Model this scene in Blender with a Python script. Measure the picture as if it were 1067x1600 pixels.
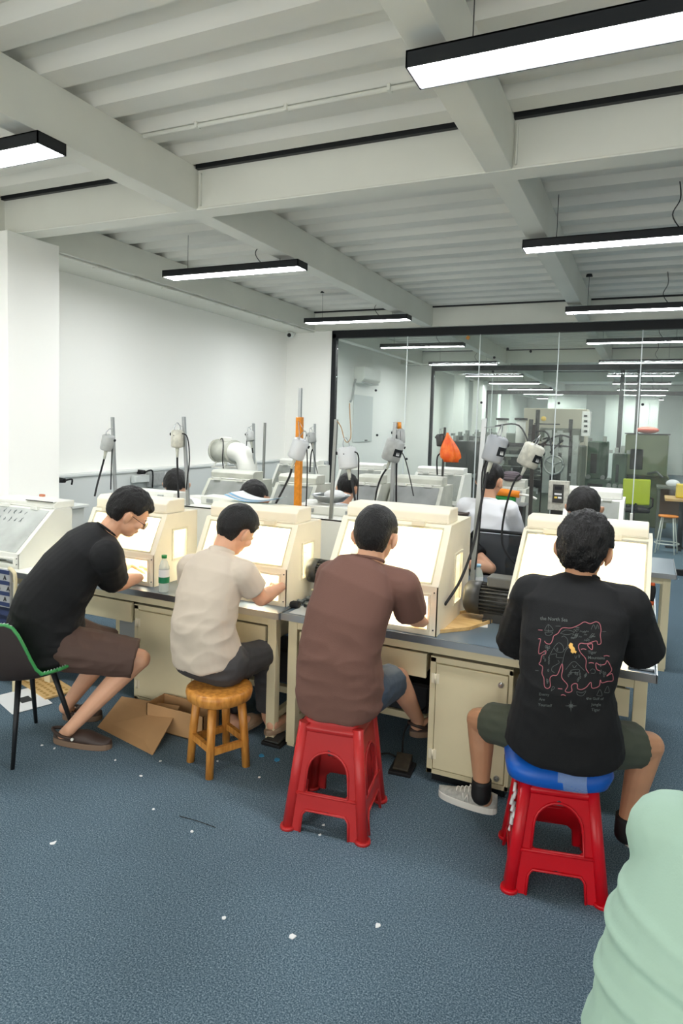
import bpy, bmesh, math, random
from mathutils import Vector, Matrix, Euler, noise
from mathutils.bvhtree import BVHTree
random.seed(7)
for o in list(bpy.data.objects): bpy.data.objects.remove(o, do_unlink=True)
SC = bpy.context.scene
COL = SC.collection
PI = math.pi
# ------------------------------------------------------------------ camera
F_PX, C_Y, PITCH, YAW, ROLL, CAM_H = 1042.55, 737.6, .07163, .42788, .030232, 1.8
def cam_rot():
    cy, sy, cp, sp, cr, sr = math.cos(YAW), math.sin(YAW), math.cos(PITCH), math.sin(PITCH), math.cos(ROLL), math.sin(ROLL)
    B = Matrix(((1, 0, 0), (0, 0, -1), (0, 1, 0)))
    Y = Matrix(((cy, sy, 0), (-sy, cy, 0), (0, 0, 1)))
    P = Matrix(((1, 0, 0), (0, cp, -sp), (0, sp, cp)))
    R = Matrix(((cr, -sr, 0), (sr, cr, 0), (0, 0, 1)))
    return R @ P @ B @ Y
RC = cam_rot()
camd = bpy.data.cameras.new('camera')
cam = bpy.data.objects.new('camera', camd); COL.objects.link(cam)
camd.sensor_fit = 'VERTICAL'; camd.sensor_height = 36.0; camd.lens = 36 * F_PX / 1600
camd.shift_y = (C_Y - 800) / 1600
camd.clip_start = .05; camd.clip_end = 200
m3 = Matrix((RC[0], -RC[1], -RC[2])).transposed()
cam.matrix_world = Matrix.Translation((0, 0, CAM_H)) @ m3.to_4x4()
SC.camera = cam
def ray(px, py):
    return RC.transposed() @ Vector(((px - 533.5) / F_PX, (py - C_Y) / F_PX, 1))
def aY(px, py, Y): d = ray(px, py); return d * (Y / d.y) + Vector((0, 0, CAM_H))
def aX(px, py, X): d = ray(px, py); return d * (X / d.x) + Vector((0, 0, CAM_H))
def aZ(px, py, Z): d = ray(px, py); return d * ((Z - CAM_H) / d.z) + Vector((0, 0, CAM_H))
# ------------------------------------------------------------------ world, exposure
w = bpy.data.worlds.new('world'); SC.world = w; w.use_nodes = True
bg = w.node_tree.nodes['Background']; bg.inputs[0].default_value = (1, .985, .94, 1); bg.inputs[1].default_value = 1.9
SC.view_settings.view_transform = 'Standard'; SC.view_settings.look = 'None'
SC.view_settings.exposure = 0.46; SC.view_settings.gamma = 1; SC.view_settings.use_curve_mapping = False
LAMP_E = 40.0       # pendant diffusers
HOOD_E = 60.0      # lamps inside the work hoods
# ------------------------------------------------------------------ materials
def srgb(r, g, b):
    f = lambda c: (c / 255 / 12.92) if c <= 10 else ((c / 255 + .055) / 1.055) ** 2.4
    return (f(r), f(g), f(b), 1)
MATS = {}
def mat(name, col, rough=.6, metal=0, emit=0, bump=0, bscale=60, var=0, vscale=8, trans=0, ior=1.45, alpha=1, spec=.5, col2=None, stretch=(1, 1, 1), sss=0):
    if name in MATS: return MATS[name]
    m = bpy.data.materials.new(name); m.use_nodes = True
    nt = m.node_tree; b = nt.nodes['Principled BSDF']; L = nt.links
    c = srgb(*col); b.inputs['Base Color'].default_value = c
    b.inputs['Roughness'].default_value = rough; b.inputs['Metallic'].default_value = metal
    b.inputs['Specular IOR Level'].default_value = spec; b.inputs['IOR'].default_value = ior
    b.inputs['Transmission Weight'].default_value = trans; b.inputs['Alpha'].default_value = alpha
    if sss:
        b.inputs['Subsurface Weight'].default_value = sss; b.inputs['Subsurface Radius'].default_value = (.012, .005, .003)
    if emit:
        b.inputs['Emission Color'].default_value = c; b.inputs['Emission Strength'].default_value = emit
    if var or bump or col2:
        tc = nt.nodes.new('ShaderNodeTexCoord'); mp = nt.nodes.new('ShaderNodeMapping')
        mp.inputs['Scale'].default_value = stretch
        L.new(tc.outputs['Object'], mp.inputs[0])
        if var or col2:
            n = nt.nodes.new('ShaderNodeTexNoise'); n.inputs['Scale'].default_value = vscale; n.inputs['Detail'].default_value = 5
            L.new(mp.outputs[0], n.inputs['Vector'])
            r = nt.nodes.new('ShaderNodeValToRGB')
            d = srgb(*col2) if col2 else tuple(x * (1 - var) for x in c[:3]) + (1,)
            r.color_ramp.elements[0].color = d; r.color_ramp.elements[0].position = .35
            r.color_ramp.elements[1].color = c; r.color_ramp.elements[1].position = .62
            L.new(n.outputs[0], r.inputs[0]); L.new(r.outputs[0], b.inputs['Base Color'])
        if bump:
            n2 = nt.nodes.new('ShaderNodeTexNoise'); n2.inputs['Scale'].default_value = bscale; n2.inputs['Detail'].default_value = 3
            L.new(mp.outputs[0], n2.inputs['Vector'])
            bp = nt.nodes.new('ShaderNodeBump'); bp.inputs['Strength'].default_value = bump; bp.inputs['Distance'].default_value = .01
            L.new(n2.outputs[0], bp.inputs['Height']); L.new(bp.outputs[0], b.inputs['Normal'])
    MATS[name] = m; return m
def glass_mat(name, tint=(240, 248, 245), dust=.03, refl=1.0):
    if name in MATS: return MATS[name]
    m = bpy.data.materials.new(name); m.use_nodes = True; nt = m.node_tree; L = nt.links
    nt.nodes.remove(nt.nodes['Principled BSDF']); out = nt.nodes['Material Output']
    t = nt.nodes.new('ShaderNodeBsdfTransparent'); t.inputs[0].default_value = srgb(*tint)
    g = nt.nodes.new('ShaderNodeBsdfGlossy'); g.inputs['Roughness'].default_value = .02
    d = nt.nodes.new('ShaderNodeBsdfDiffuse'); d.inputs[0].default_value = (.85, .88, .86, 1)
    fr = nt.nodes.new('ShaderNodeFresnel'); fr.inputs[0].default_value = 1.45
    mu = nt.nodes.new('ShaderNodeMath'); mu.operation = 'MULTIPLY'; mu.inputs[1].default_value = refl
    n = nt.nodes.new('ShaderNodeTexNoise'); n.inputs['Scale'].default_value = 1.6; n.inputs['Detail'].default_value = 6
    tc = nt.nodes.new('ShaderNodeTexCoord'); L.new(tc.outputs['Object'], n.inputs['Vector'])
    mr = nt.nodes.new('ShaderNodeMapRange'); mr.inputs[1].default_value = .35; mr.inputs[2].default_value = .75
    mr.inputs[3].default_value = dust * .5; mr.inputs[4].default_value = dust * 1.6
    L.new(n.outputs[0], mr.inputs[0])
    a = nt.nodes.new('ShaderNodeMixShader'); b = nt.nodes.new('ShaderNodeMixShader')
    L.new(fr.outputs[0], mu.inputs[0]); L.new(mu.outputs[0], a.inputs[0])
    L.new(t.outputs[0], a.inputs[1]); L.new(g.outputs[0], a.inputs[2])
    L.new(mr.outputs[0], b.inputs[0]); L.new(a.outputs[0], b.inputs[1]); L.new(d.outputs[0], b.inputs[2])
    L.new(b.outputs[0], out.inputs[0]); MATS[name] = m; return m
def carpet_mat():
    m = bpy.data.materials.new('carpet'); m.use_nodes = True; nt = m.node_tree; L = nt.links; b = nt.nodes['Principled BSDF']
    b.inputs['Roughness'].default_value = .95; b.inputs['Specular IOR Level'].default_value = .15
    tc = nt.nodes.new('ShaderNodeTexCoord')
    n1 = nt.nodes.new('ShaderNodeTexNoise'); n1.inputs['Scale'].default_value = 170; n1.inputs['Detail'].default_value = 4; n1.inputs['Roughness'].default_value = .8
    n2 = nt.nodes.new('ShaderNodeTexNoise'); n2.inputs['Scale'].default_value = 1.3; n2.inputs['Detail'].default_value = 4
    L.new(tc.outputs['Object'], n1.inputs['Vector']); L.new(tc.outputs['Object'], n2.inputs['Vector'])
    r = nt.nodes.new('ShaderNodeValToRGB'); e = r.color_ramp.elements
    e[0].position = .36; e[0].color = srgb(50, 72, 86); e[1].position = .66; e[1].color = srgb(160, 178, 188)
    k = r.color_ramp.elements.new(.5); k.color = srgb(88, 110, 124)
    L.new(n1.outputs[0], r.inputs[0])
    r2 = nt.nodes.new('ShaderNodeMapRange'); r2.inputs[1].default_value = .3; r2.inputs[2].default_value = .7; r2.inputs[3].default_value = .86; r2.inputs[4].default_value = 1.08
    L.new(n2.outputs[0], r2.inputs[0])
    mx = nt.nodes.new('ShaderNodeVectorMath'); mx.operation = 'SCALE'
    L.new(r.outputs[0], mx.inputs[0]); L.new(r2.outputs[0], mx.inputs['Scale']); L.new(mx.outputs[0], b.inputs['Base Color'])
    bp = nt.nodes.new('ShaderNodeBump'); bp.inputs['Strength'].default_value = .7; bp.inputs['Distance'].default_value = .006
    L.new(n1.outputs[0], bp.inputs['Height']); L.new(bp.outputs[0], b.inputs['Normal'])
    return m
M_CEIL = mat('ceiling_paint', (226, 226, 218), .75, var=.06, vscale=1.2, bump=.05, bscale=30)
M_BEAM = mat('beam_paint', (226, 227, 217), .55, var=.05, vscale=2)
M_WALL = mat('wall_paint', (250, 250, 244), .8, bump=.03, bscale=40)
M_LEDGE = mat('ledge_paint', (222, 226, 222), .6)
M_BLACK = mat('black_metal', (26, 29, 32), .45, spec=.4)
M_RUB = mat('black_rubber', (22, 22, 23), .6)
M_CREAM = mat('cream_paint', (224, 213, 176), .42, var=.05, vscale=5)
M_CREAM2 = mat('cream_paint_light', (236, 227, 200), .4)
M_HOOD = mat('hood_cream', (245, 236, 212), .4, var=.03, vscale=6)
M_HOODW = mat('hood_white', (236, 237, 228), .4, var=.05, vscale=5)
M_HOODG = mat('hood_grey', (205, 207, 194), .45, var=.18, vscale=7)
M_TOP = mat('desk_top', (96, 112, 124), .3, spec=.6)
M_STEEL = mat('steel', (185, 188, 190), .28, 1)
M_ALU = mat('aluminium', (176, 180, 180), .4, .85)
M_GREYM = mat('grey_enamel', (172, 175, 172), .45, var=.15, vscale=25)
M_GREYL = mat('pale_enamel', (205, 204, 190), .5, var=.3, vscale=22)
M_DKG = mat('dark_grey_enamel', (58, 58, 55), .4)
M_ORANGE = mat('orange_tape', (226, 140, 30), .4, var=.2, vscale=40)
M_WOOD = mat('stool_wood', (214, 150, 70), .35, col2=(176, 112, 44), vscale=9, stretch=(5, 5, .8))
M_BOARD = mat('plywood', (222, 188, 130), .55, col2=(200, 160, 100), vscale=6, stretch=(1, 6, 6))
M_CARD = mat('cardboard', (186, 146, 102), .8, var=.12, vscale=4)
M_PAPER = mat('white_paper', (236, 238, 238), .8)
M_BPAPER = mat('blue_paper', (150, 196, 226), .7)
M_RED = mat('red_plastic', (186, 44, 44), .36, var=.06, vscale=5)
M_RED2 = mat('bright_red_plastic', (204, 14, 30), .3, var=.06, vscale=5)
M_BLUE = mat('blue_cushion', (14, 92, 190), .38)
M_GREEN = mat('green_vinyl', (62, 150, 82), .4, var=.1, vscale=9)
M_SHELL = mat('chair_shell', (46, 38, 36), .6)
M_SKIN = mat('skin', (222, 170, 138), .5, sss=.08, var=.08, vscale=9)
M_SKIN2 = mat('skin_tan', (196, 146, 112), .5, sss=.06, var=.1, vscale=9)
M_HAIR = mat('black_hair', (10, 8, 8), .45, bump=.8, bscale=90, stretch=(3, 3, .6))
M_GL = glass_mat('partition_glass', (252, 255, 253), .03, .45)
M_ACR = glass_mat('clear_acrylic', (250, 250, 244), .10, .7)
M_FROST = glass_mat('frosted_acrylic', (246, 248, 244), .5, .7)
M_ACRS = glass_mat('stained_acrylic', (150, 156, 146), .34, .7)
M_ACRD = glass_mat('dusty_acrylic', (225, 228, 218), .30, .7)
M_DIFF = mat('lamp_diffuser', (250, 252, 255), .5, emit=LAMP_E)
M_TUBE = mat('hood_lamp_glow', (255, 250, 238), .5, emit=HOOD_E)
# ------------------------------------------------------------------ mesh builder
class MB:
    def __init__(s): s.v = []; s.f = []; s.sm = []
    def add(s, vs, fs, smooth=False):
        k = len(s.v); s.v += [Vector(v) for v in vs]
        for f in fs: s.f.append([k + i for i in f]); s.sm.append(smooth)
    def xform(s, M, start=0):
        for i in range(start, len(s.v)): s.v[i] = M @ s.v[i]
        return s
    def box(s, x0, x1, y0, y1, z0, z1, M=None):
        vs = [Vector((x, y, z)) for z in (z0, z1) for y in (y0, y1) for x in (x0, x1)]
        if M is not None: vs = [M @ v for v in vs]
        s.add(vs, [(0, 2, 3, 1), (4, 5, 7, 6), (0, 1, 5, 4), (2, 6, 7, 3), (0, 4, 6, 2), (1, 3, 7, 5)]); return s
    def cbox(s, c, sz, rot=(0, 0, 0)):
        M = Matrix.Translation(c) @ Euler(rot).to_matrix().to_4x4()
        a, b, d = [q / 2 for q in sz]; return s.box(-a, a, -b, b, -d, d, M)
    def rings(s, R, caps=True, smooth=True, closed=False):
        n = len(R[0]); vs = [v for r in R for v in r]; fs = []
        m = len(R)
        for i in range(m if closed else m - 1):
            a = i * n; b = ((i + 1) % m) * n
            for j in range(n):
                k = (j + 1) % n; fs.append((a + j, a + k, b + k, b + j))
        k0 = len(s.v); s.add(vs, fs, smooth)
        if caps and not closed:
            s.f.append([k0 + j for j in range(n)][::-1]); s.sm.append(False)
            s.f.append([k0 + (m - 1) * n + j for j in range(n)]); s.sm.append(False)
        return s
    def tube(s, pts, r, n=10, caps=True, smooth=True, sub=0):
        pts = [Vector(p) for p in pts]
        if sub: 
            rr = r if isinstance(r, (list, tuple)) else None
            pts = spline(pts, sub)
        m = len(pts)
        rs = r if isinstance(r, (list, tuple)) else [r] * m
        if len(rs) != m: rs = [rs[int(i * (len(rs) - 1) / (m - 1))] for i in range(m)]
        R = []; up = None
        for i, p in enumerate(pts):
            t = (pts[min(i + 1, m - 1)] - pts[max(i - 1, 0)])
            t = t.normalized() if t.length > 1e-9 else Vector((0, 0, 1))
            if up is None:
                up = Vector((0, 0, 1)) if abs(t.z) < .9 else Vector((1, 0, 0))
            x = up.cross(t)
            if x.length < 1e-6: x = Vector((1, 0, 0)).cross(t)
            x.normalize(); y = t.cross(x); up = y
            R.append([p + (x * math.cos(2 * PI * j / n) + y * math.sin(2 * PI * j / n)) * rs[i] for j in range(n)])
        return s.rings(R, caps, smooth)
    def cyl(s, a, b, r, r2=None, n=20, smooth=True): return s.tube([a, b], [r, r if r2 is None else r2], n, True, smooth)
    def capsule(s, a, b, ra, rb, n=14, flat_b=False, flat_a=False):
        a = Vector(a); b = Vector(b); d = (b - a); L = max(d.length, 1e-6); t = d / L
        pts = []; rs = []
        if not flat_a:
            for q in (90, 65, 40, 20): pts.append(a - t * ra * math.sin(math.radians(q))); rs.append(max(ra * math.cos(math.radians(q)), 1e-4))
        for k in range(5): u = k / 4; pts.append(a + d * u); rs.append(ra + (rb - ra) * u)
        if not flat_b:
            for q in (20, 40, 65, 90): pts.append(b + t * rb * math.sin(math.radians(q))); rs.append(max(rb * math.cos(math.radians(q)), 1e-4))
        return s.tube(pts, rs, n)
    def ell(s, c, r, rot=(0, 0, 0), n=20, m=12, M=None):
        T = Matrix.Translation(c) @ Euler(rot).to_matrix().to_4x4() if M is None else M @ Matrix.Translation(c)
        R = []
        for i in range(m + 1):
            a = -PI / 2 + PI * i / m; ca = max(math.cos(a), .002)
            R.append([T @ Vector((r[0] * ca * math.cos(2 * PI * j / n), r[1] * ca * math.sin(2 * PI * j / n), r[2] * math.sin(a))) for j in range(n)])
        return s.rings(R, True, True)
    def lathe(s, prof, c=(0, 0, 0), n=28, M=None):
        c = Vector(c); T = M if M is not None else Matrix.Translation(c)
        R = [[T @ Vector((r * math.cos(2 * PI * j / n), r * math.sin(2 * PI * j / n), z)) for j in range(n)] for r, z in prof]
        return s.rings(R, True, True)
    def prism(s, poly, axis, a, b):
        # poly: 2D points; axis 'x': (y,z); 'y': (x,z); 'z': (x,y)
        def P(p, t): return {'x': (t, p[0], p[1]), 'y': (p[0], t, p[1]), 'z': (p[0], p[1], t)}[axis]
        n = len(poly); vs = [P(p, a) for p in poly] + [P(p, b) for p in poly]
        fs = [(j, (j + 1) % n, n + (j + 1) % n, n + j) for j in range(n)] + [list(range(n))[::-1], list(range(n, 2 * n))]
        s.add(vs, fs); return s
    def plate(s, o, u, v, W, Hh, t, holes=()):
        """flat plate spanned by u (0..W) and v (0..Hh), thickness t along u x v, with rectangular holes (u0,u1,v0,v1)"""
        o = Vector(o); u = Vector(u).normalized(); v = Vector(v).normalized(); nn = u.cross(v)
        us = sorted({0, W, *[h[0] for h in holes], *[h[1] for h in holes]}); vs_ = sorted({0, Hh, *[h[2] for h in holes], *[h[3] for h in holes]})
        for i in range(len(us) - 1):
            for j in range(len(vs_) - 1):
                cu = (us[i] + us[i + 1]) / 2; cv = (vs_[j] + vs_[j + 1]) / 2
                if any(h[0] < cu < h[1] and h[2] < cv < h[3] for h in holes): continue
                q = [o + u * a + v * b + nn * c for c in (0, t) for b in (vs_[j], vs_[j + 1]) for a in (us[i], us[i + 1])]
                s.add(q, [(0, 2, 3, 1), (4, 5, 7, 6), (0, 1, 5, 4), (2, 6, 7, 3), (0, 4, 6, 2), (1, 3, 7, 5)])
        return s
    def mesh(s, name):
        me = bpy.data.meshes.new(name); me.from_pydata([tuple(v) for v in s.v], [], s.f)
        me.polygons.foreach_set('use_smooth', s.sm); me.update()
        bm = bmesh.new(); bm.from_mesh(me); bmesh.ops.recalc_face_normals(bm, faces=bm.faces); bm.to_mesh(me); bm.free()
        return me
    def build(s, name, m, parent=None, bevel=0, seg=2):
        me = s.mesh(name); me.materials.append(m)
        o = bpy.data.objects.new(name, me); COL.objects.link(o)
        if parent is not None: o.parent = parent
        if bevel:
            b = o.modifiers.new('bevel', 'BEVEL'); b.width = bevel; b.segments = seg; b.limit_method = 'ANGLE'; b.angle_limit = math.radians(40)
        return o
def spline(pts, sub):
    out = []; n = len(pts)
    for i in range(n - 1):
        p0 = pts[max(i - 1, 0)]; p1 = pts[i]; p2 = pts[i + 1]; p3 = pts[min(i + 2, n - 1)]
        for k in range(sub):
            t = k / sub
            out.append(.5 * ((2 * p1) + (p2 - p0) * t + (2 * p0 - 5 * p1 + 4 * p2 - p3) * t * t + (3 * p1 - p0 - 3 * p2 + p3) * t ** 3))
    out.append(pts[-1]); return out
def thing(name, label, cat, loc=(0, 0, 0), rz=0, group=None):
    o = bpy.data.objects.new(name, None); COL.objects.link(o); o.empty_display_size = .05
    o.location = loc; o.rotation_euler = (0, 0, rz); o['label'] = label; o['category'] = cat
    if group: o['group'] = group
    return o
def tag(o, label, cat, group=None, kind=None):
    if label: o['label'] = label
    if cat: o['category'] = cat
    if group: o['group'] = group
    if kind: o['kind'] = kind
    return o
def struct(o, label=None):
    o['kind'] = 'structure'
    pass
    return o
def dup(root, loc, rz, label, group=None):
    r = root.copy(); COL.objects.link(r); r.location = loc; r.rotation_euler = (0, 0, rz); r['label'] = label
    if group: r['group'] = group
    for ch in list(root.children):
        c = ch.copy(); COL.objects.link(c); c.parent = r
        for g in list(ch.children):
            d = g.copy(); COL.objects.link(d); d.parent = c
    return r
def voxel_mesh(mb, size, smooth=2):
    me = bpy.data.meshes.new('tmp'); me.from_pydata([tuple(v) for v in mb.v], [], mb.f); me.update()
    o = bpy.data.objects.new('tmp', me); COL.objects.link(o)
    r = o.modifiers.new('r', 'REMESH'); r.mode = 'VOXEL'; r.voxel_size = size; r.use_smooth_shade = True
    if smooth:
        sm = o.modifiers.new('s', 'SMOOTH'); sm.factor = .5; sm.iterations = smooth
    dg = bpy.context.evaluated_depsgraph_get(); dg.update()
    ev = o.evaluated_get(dg); out = bpy.data.meshes.new_from_object(ev)
    bpy.data.objects.remove(o, do_unlink=True); bpy.data.meshes.remove(me)
    out.polygons.foreach_set('use_smooth', [True] * len(out.polygons))
    return out
def link_mesh(name, me, m, parent=None):
    me.name = name; me.materials.clear(); me.materials.append(m)
    o = bpy.data.objects.new(name, me); COL.objects.link(o)
    if parent is not None: o.parent = parent
    return o
# ================================================================== SETTING
# floor
mb = MB(); mb.box(-9, 6, -3, 34, -.05, 0)
struct(mb.build('floor', carpet_mat()), 'blue grey speckled carpet floor')
# ceiling: corrugated deck, ribs across the room
mb = MB(); x0, x1 = -9.0, 6.0; y = -3.0; pitch = .37; prof = []
while y < 34:
    prof += [(y, 3.53), (y + .15, 3.53), (y + .20, 3.585), (y + .32, 3.585)]; y += pitch
vs = []; fs = []
for i, (yy, zz) in enumerate(prof):
    vs += [(x0, yy, zz), (x1, yy, zz)]
    if i: fs.append((2 * i - 2, 2 * i - 1, 2 * i + 1, 2 * i))
k = len(vs); vs += [(x0, -3, 3.8), (x1, -3, 3.8), (x1, 34, 3.8), (x0, 34, 3.8)]; fs.append((k, k + 1, k + 2, k + 3))
mb.add(vs, fs); struct(mb.build('ceiling', M_CEIL), 'white corrugated metal deck ceiling')
# beams
tn = [0]
def trim(mb, m, label, bevel=.004):
    tn[0] += 1
    return struct(mb.build('trim_%d' % tn[0], m, bevel=bevel), label)
for X in (-4.98, -3.07, -.922, 1.3):
    mb = MB(); mb.box(X, X + .15, -3, 9.5, 3.2455, 3.531); mb.box(X, X + .15, 9.56, 15.4, 3.2455, 3.531); mb.box(X, X + .15, 15.5, 33, 3.2455, 3.531)
    trim(mb, M_BEAM, 'long white ceiling beam')
for Y in (-1.9, 3.86, 9.40, 14.9, 20.6, 26.3):
    mb = MB(); mb.box(-5.36, 5.9, Y + .015, Y + .155, 3.247, 3.56); mb.box(-5.36, 5.9, Y, Y + .17, 3.243, 3.256)
    trim(mb, M_BEAM, 'white cross ceiling beam')
    mb = MB()
    for a, b in ((-4.83, -3.07), (-2.92, -.922), (-.772, 1.3)): mb.box(a, b, Y - .018, Y + .014, 3.514, 3.560)
    trim(mb, M_BLACK, 'black slot strip above the cross beam', 0)
for Y, xs in ((3.86, (-2.9, -.76)),):   # weld plates beside the beam joints
    mb = MB()
    for x in xs: mb.box(x, x + .012, Y - .006, Y + .02, 3.27, 3.49)
    trim(mb, M_BEAM, 'white weld plate')
# thin conduit along the deck and the left wall cable tray
mb = MB()
for Y, xa, xb in ((3.30, -2.9, -1.1), (3.30, -.75, 1.2), (1.72, -2.9, -1.0)):
    mb.tube([(xa, Y, 3.515), (xb, Y, 3.515)], .013, 8)
    for q in range(3): mb.cbox((xa + .4 + q * .6, Y, 3.518), (.02, .045, .035))
trim(mb, M_BEAM, 'white conduit')
mb = MB(); mb.box(-5.36, -4.87, 4.35, 9.5, 3.225, 3.243)
for i in range(9): yy = 4.9 + i * .5; mb.box(-4.92, -4.84, yy, yy + .16, 3.212, 3.226)
trim(mb, M_BEAM, 'white cable tray')
# walls
mb = MB(); mb.box(-5.5, -5.36, -3, 33, 0, 3.6); struct(mb.build('wall_left', M_WALL), 'white painted left wall')
mb = MB(); mb.box(-5.36, -4.54, 9.49, 9.60, 0, 3.243); struct(mb.build('wall_back', M_WALL), 'white wall return beside the glass')
mb = MB(); mb.box(-5.36, -4.66, 3.76, 4.27, 0, 3.243); struct(mb.build('wall_pillar', M_WALL, bevel=.004), 'white square wall pillar')
mb = MB(); mb.box(-5.36, -4.75, 15.35, 15.5, 0, 3.243); struct(mb.build('wall_middle', M_WALL), 'white wall return beside the second glass')
mb = MB(); mb.box(-5.5, 6, 33, 33.2, 0, 3.6); struct(mb.build('wall_far', M_WALL), 'white far wall')
mb = MB(); mb.box(5.9, 6.05, -3, 33, 0, 3.6); struct(mb.build('wall_right', M_WALL), 'white right wall')
mb = MB()
for yy in (18.0, 20.2, 22.4, 24.6): mb.box(-4.9, -4.6, yy, yy + .5, 0, 3.243)
for yy in (18.5, 23): mb.box(1.2, 1.75, yy, yy + .55, 0, 3.243)
struct(mb.build('wall_piers', M_WALL), 'white wall piers')
mb = MB(); mb.box(-1.5, .3, 27, 27.2, 0, 3.2); mb.box(-3.6, -2.2, 27, 27.2, 0, 3.2)
struct(mb.build('wall_partition', M_WALL), 'pale partition wall')
# ledge with capping along the left wall and round the pillar
mb = MB(); mb.box(-5.36, -5.22, 4.27, 9.49, 0, 1.19); mb.box(-5.36, -5.2, 4.27, 9.49, 1.19, 1.215)
mb.box(-5.30, -4.50, 3.60, 4.40, 0, 1.0); mb.box(-5.32, -4.47, 3.57, 4.43, 1.0, 1.025)
trim(mb, M_LEDGE, 'white wall ledge')
mb = MB(); mb.box(-5.22, -4.54, 9.36, 9.49, 0, 1.19); mb.box(-5.22, -4.54, 9.34, 9.49, 1.19, 1.215); trim(mb, M_LEDGE, 'white wall ledge at the back')
mb = MB()
for k in range(3):  # window reveals in the left wall beyond
    pass
# glass partitions
def partition(n, Y, xl, xr, seams, zt=3.19, frame=.07, door=None):
    root = bpy.data.objects.new('window_%d' % n, None); COL.objects.link(root); root.location = (0, Y, 0); root['kind'] = 'structure'

    f = MB(); f.box(xl, xr, -.04, .05, zt - .065, zt + .05); f.box(xl, xl + frame, -.04, .05, 0, zt); f.box(xl, xr, -.04, .05, 0, .07)
    f.box(xr - frame, xr, -.04, .05, 0, zt)
    f.build('window_frame', M_BLACK, root)
    xs = [xl + frame] + seams + [xr - frame]
    for a, b in zip(xs[:-1], xs[1:]):
        g = MB(); g.box(a + .006, b - .006, 0, .008, .07, zt - .065); g.build('pane', M_GL, root)
    s = MB()
    for x in seams: s.box(x - .006, x + .006, -.004, .012, .07, zt - .065)
    s.build('seam', mat('seam_silicone', (225, 232, 230), .3), root)
    return root
sx = [aY(px, py, 9.5).x for px, py in ((636.5, 540), (749, 560), (872, 560), (1002, 560))]
W1 = partition(1, 9.5, -4.545, 5.9, sx + [sx[-1] + 1.15 * k for k in range(1, 4)])
mk = MB()
for px, py in ((793, 545), (829, 549), (772, 558.5), (770, 581), (752, 629), (860, 607), (873, 630), (1004, 632), (587, 610), (635, 717), (589, 680)):
    p = aY(px, py, 9.49); mk.cyl((p.x, -.012, p.z), (p.x, 0, p.z), .018, n=12)
mk.build('marker_dot', M_BLACK, W1)
p = aY(731, 527.5, 9.49); mk = MB(); mk.cbox((p.x, -.008, p.z), (.05, .004, .05), (0, .6, 0)); mk.build('sticker', mat('sticker_orange', (205, 140, 60), .5), W1)
W2 = partition(2, 15.42, -4.76, 5.9, [-3.3, -1.9, -.5, .9])
W3 = partition(3, 22.0, -4.9, 5.9, [-3.4, -1.9, 0], zt=3.0)
for Xp in (-.62, -.28):
    mb = MB(); mb.box(Xp, Xp + .09, 15.9, 15.99, 0, 3.24); trim(mb, M_BLACK, 'dark upright post', 0)
# side glass frame at the far right
mb = MB(); mb.box(.86, .93, 11.2, 11.28, 0, 2.75); mb.box(.86, .93, 13.3, 13.38, 0, 2.75); mb.box(.86, .93, 11.2, 13.38, 2.7, 2.76)
trim(mb, M_BLACK, 'dark side door frame', 0)
# ================================================================== PENDANT LIGHTS
def pendant(x, y, L, cable, label, z=3.14, W=.18):
    t = thing('pendant_light', label, 'light', (x, y, z), 0, 'linear black pendant lights')
    b = MB(); h = .062
    b.box(0, L, 0, .006, 0, h); b.box(0, L, W - .006, W, 0, h); b.box(0, .006, 0, W, 0, h); b.box(L - .006, L, 0, W, 0, h); b.box(0, L, 0, W, h - .006, h)
    b.build('housing', M_BLACK, t)
    d = MB(); d.box(.007, L - .007, .007, W - .007, .004, .012); d.build('diffuser', M_DIFF, t)
    for u in (.23, L - .23): c = MB(); c.tube([(u, W / 2, h), (u, W / 2, 3.55 - z)], .0022, 5); c.build('suspension_wire', M_RUB, t)
    c = MB(); c.tube([(L * .72, W / 2, h), (L * .68, W / 2 - .03, .16), (L * .71, W / 2 + .02, .28), (L * .70, W / 2, 3.55 - z)], .004, 6, sub=5)
    c.build('cable', M_RUB, t)
    for u in (.23, L - .23): q = MB(); q.cyl((u, W / 2, 3.535 - z), (u, W / 2, 3.565 - z), .035, n=16); q.build('canopy', M_BLACK, t)
    return t
lab = {(-.905, 2.45): 'large linear pendant light at the top right, nearest to the camera', (-4.28, 2.45): 'linear pendant light cut off by the left edge of the photo',
       (-4.27, 5.13): 'linear pendant light over the left wall, left of the centre beam', (-.925, 5.13): 'linear pendant light on the right, second from the camera in its row',
       (-4.28, 8.02): 'linear pendant light just in front of the glass partition, beside the centre beam', (-.93, 8.0): 'linear pendant light on the right just in front of the glass partition',
       (-4.3, 10.86): 'linear pendant light first behind the glass, left row', (-.93, 10.86): 'linear pendant light first behind the glass, right row',
       (-4.4, 14.0): 'linear pendant light second behind the glass, left row', (-.95, 14.0): 'linear pendant light second behind the glass, right row'}
for (x, y), s in lab.items():
    pendant(x, y, 1.46, 0, s)
for y, q_ in ((10.86, 'first'), (14.0, 'second'), (17.2, 'third')):  # unseen extra row, added only to brighten the room behind the glass
    pendant(2.42, y, 1.46, 0, 'added pendant brightening the far room, %s behind the glass, rightmost row outside the frame' % q_)
for i, y in enumerate((17.2, 20, 23, 26, 29.4)):
    nth = ('third', 'fourth', 'fifth', 'sixth', 'seventh')[i]
    pendant(-4.4, y, 1.46, 0, 'small pendant light, %s behind the glass in the left row' % nth)
    pendant(-.97, y, 1.46, 0, 'small pendant light, %s behind the glass in the right row' % nth)
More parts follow.
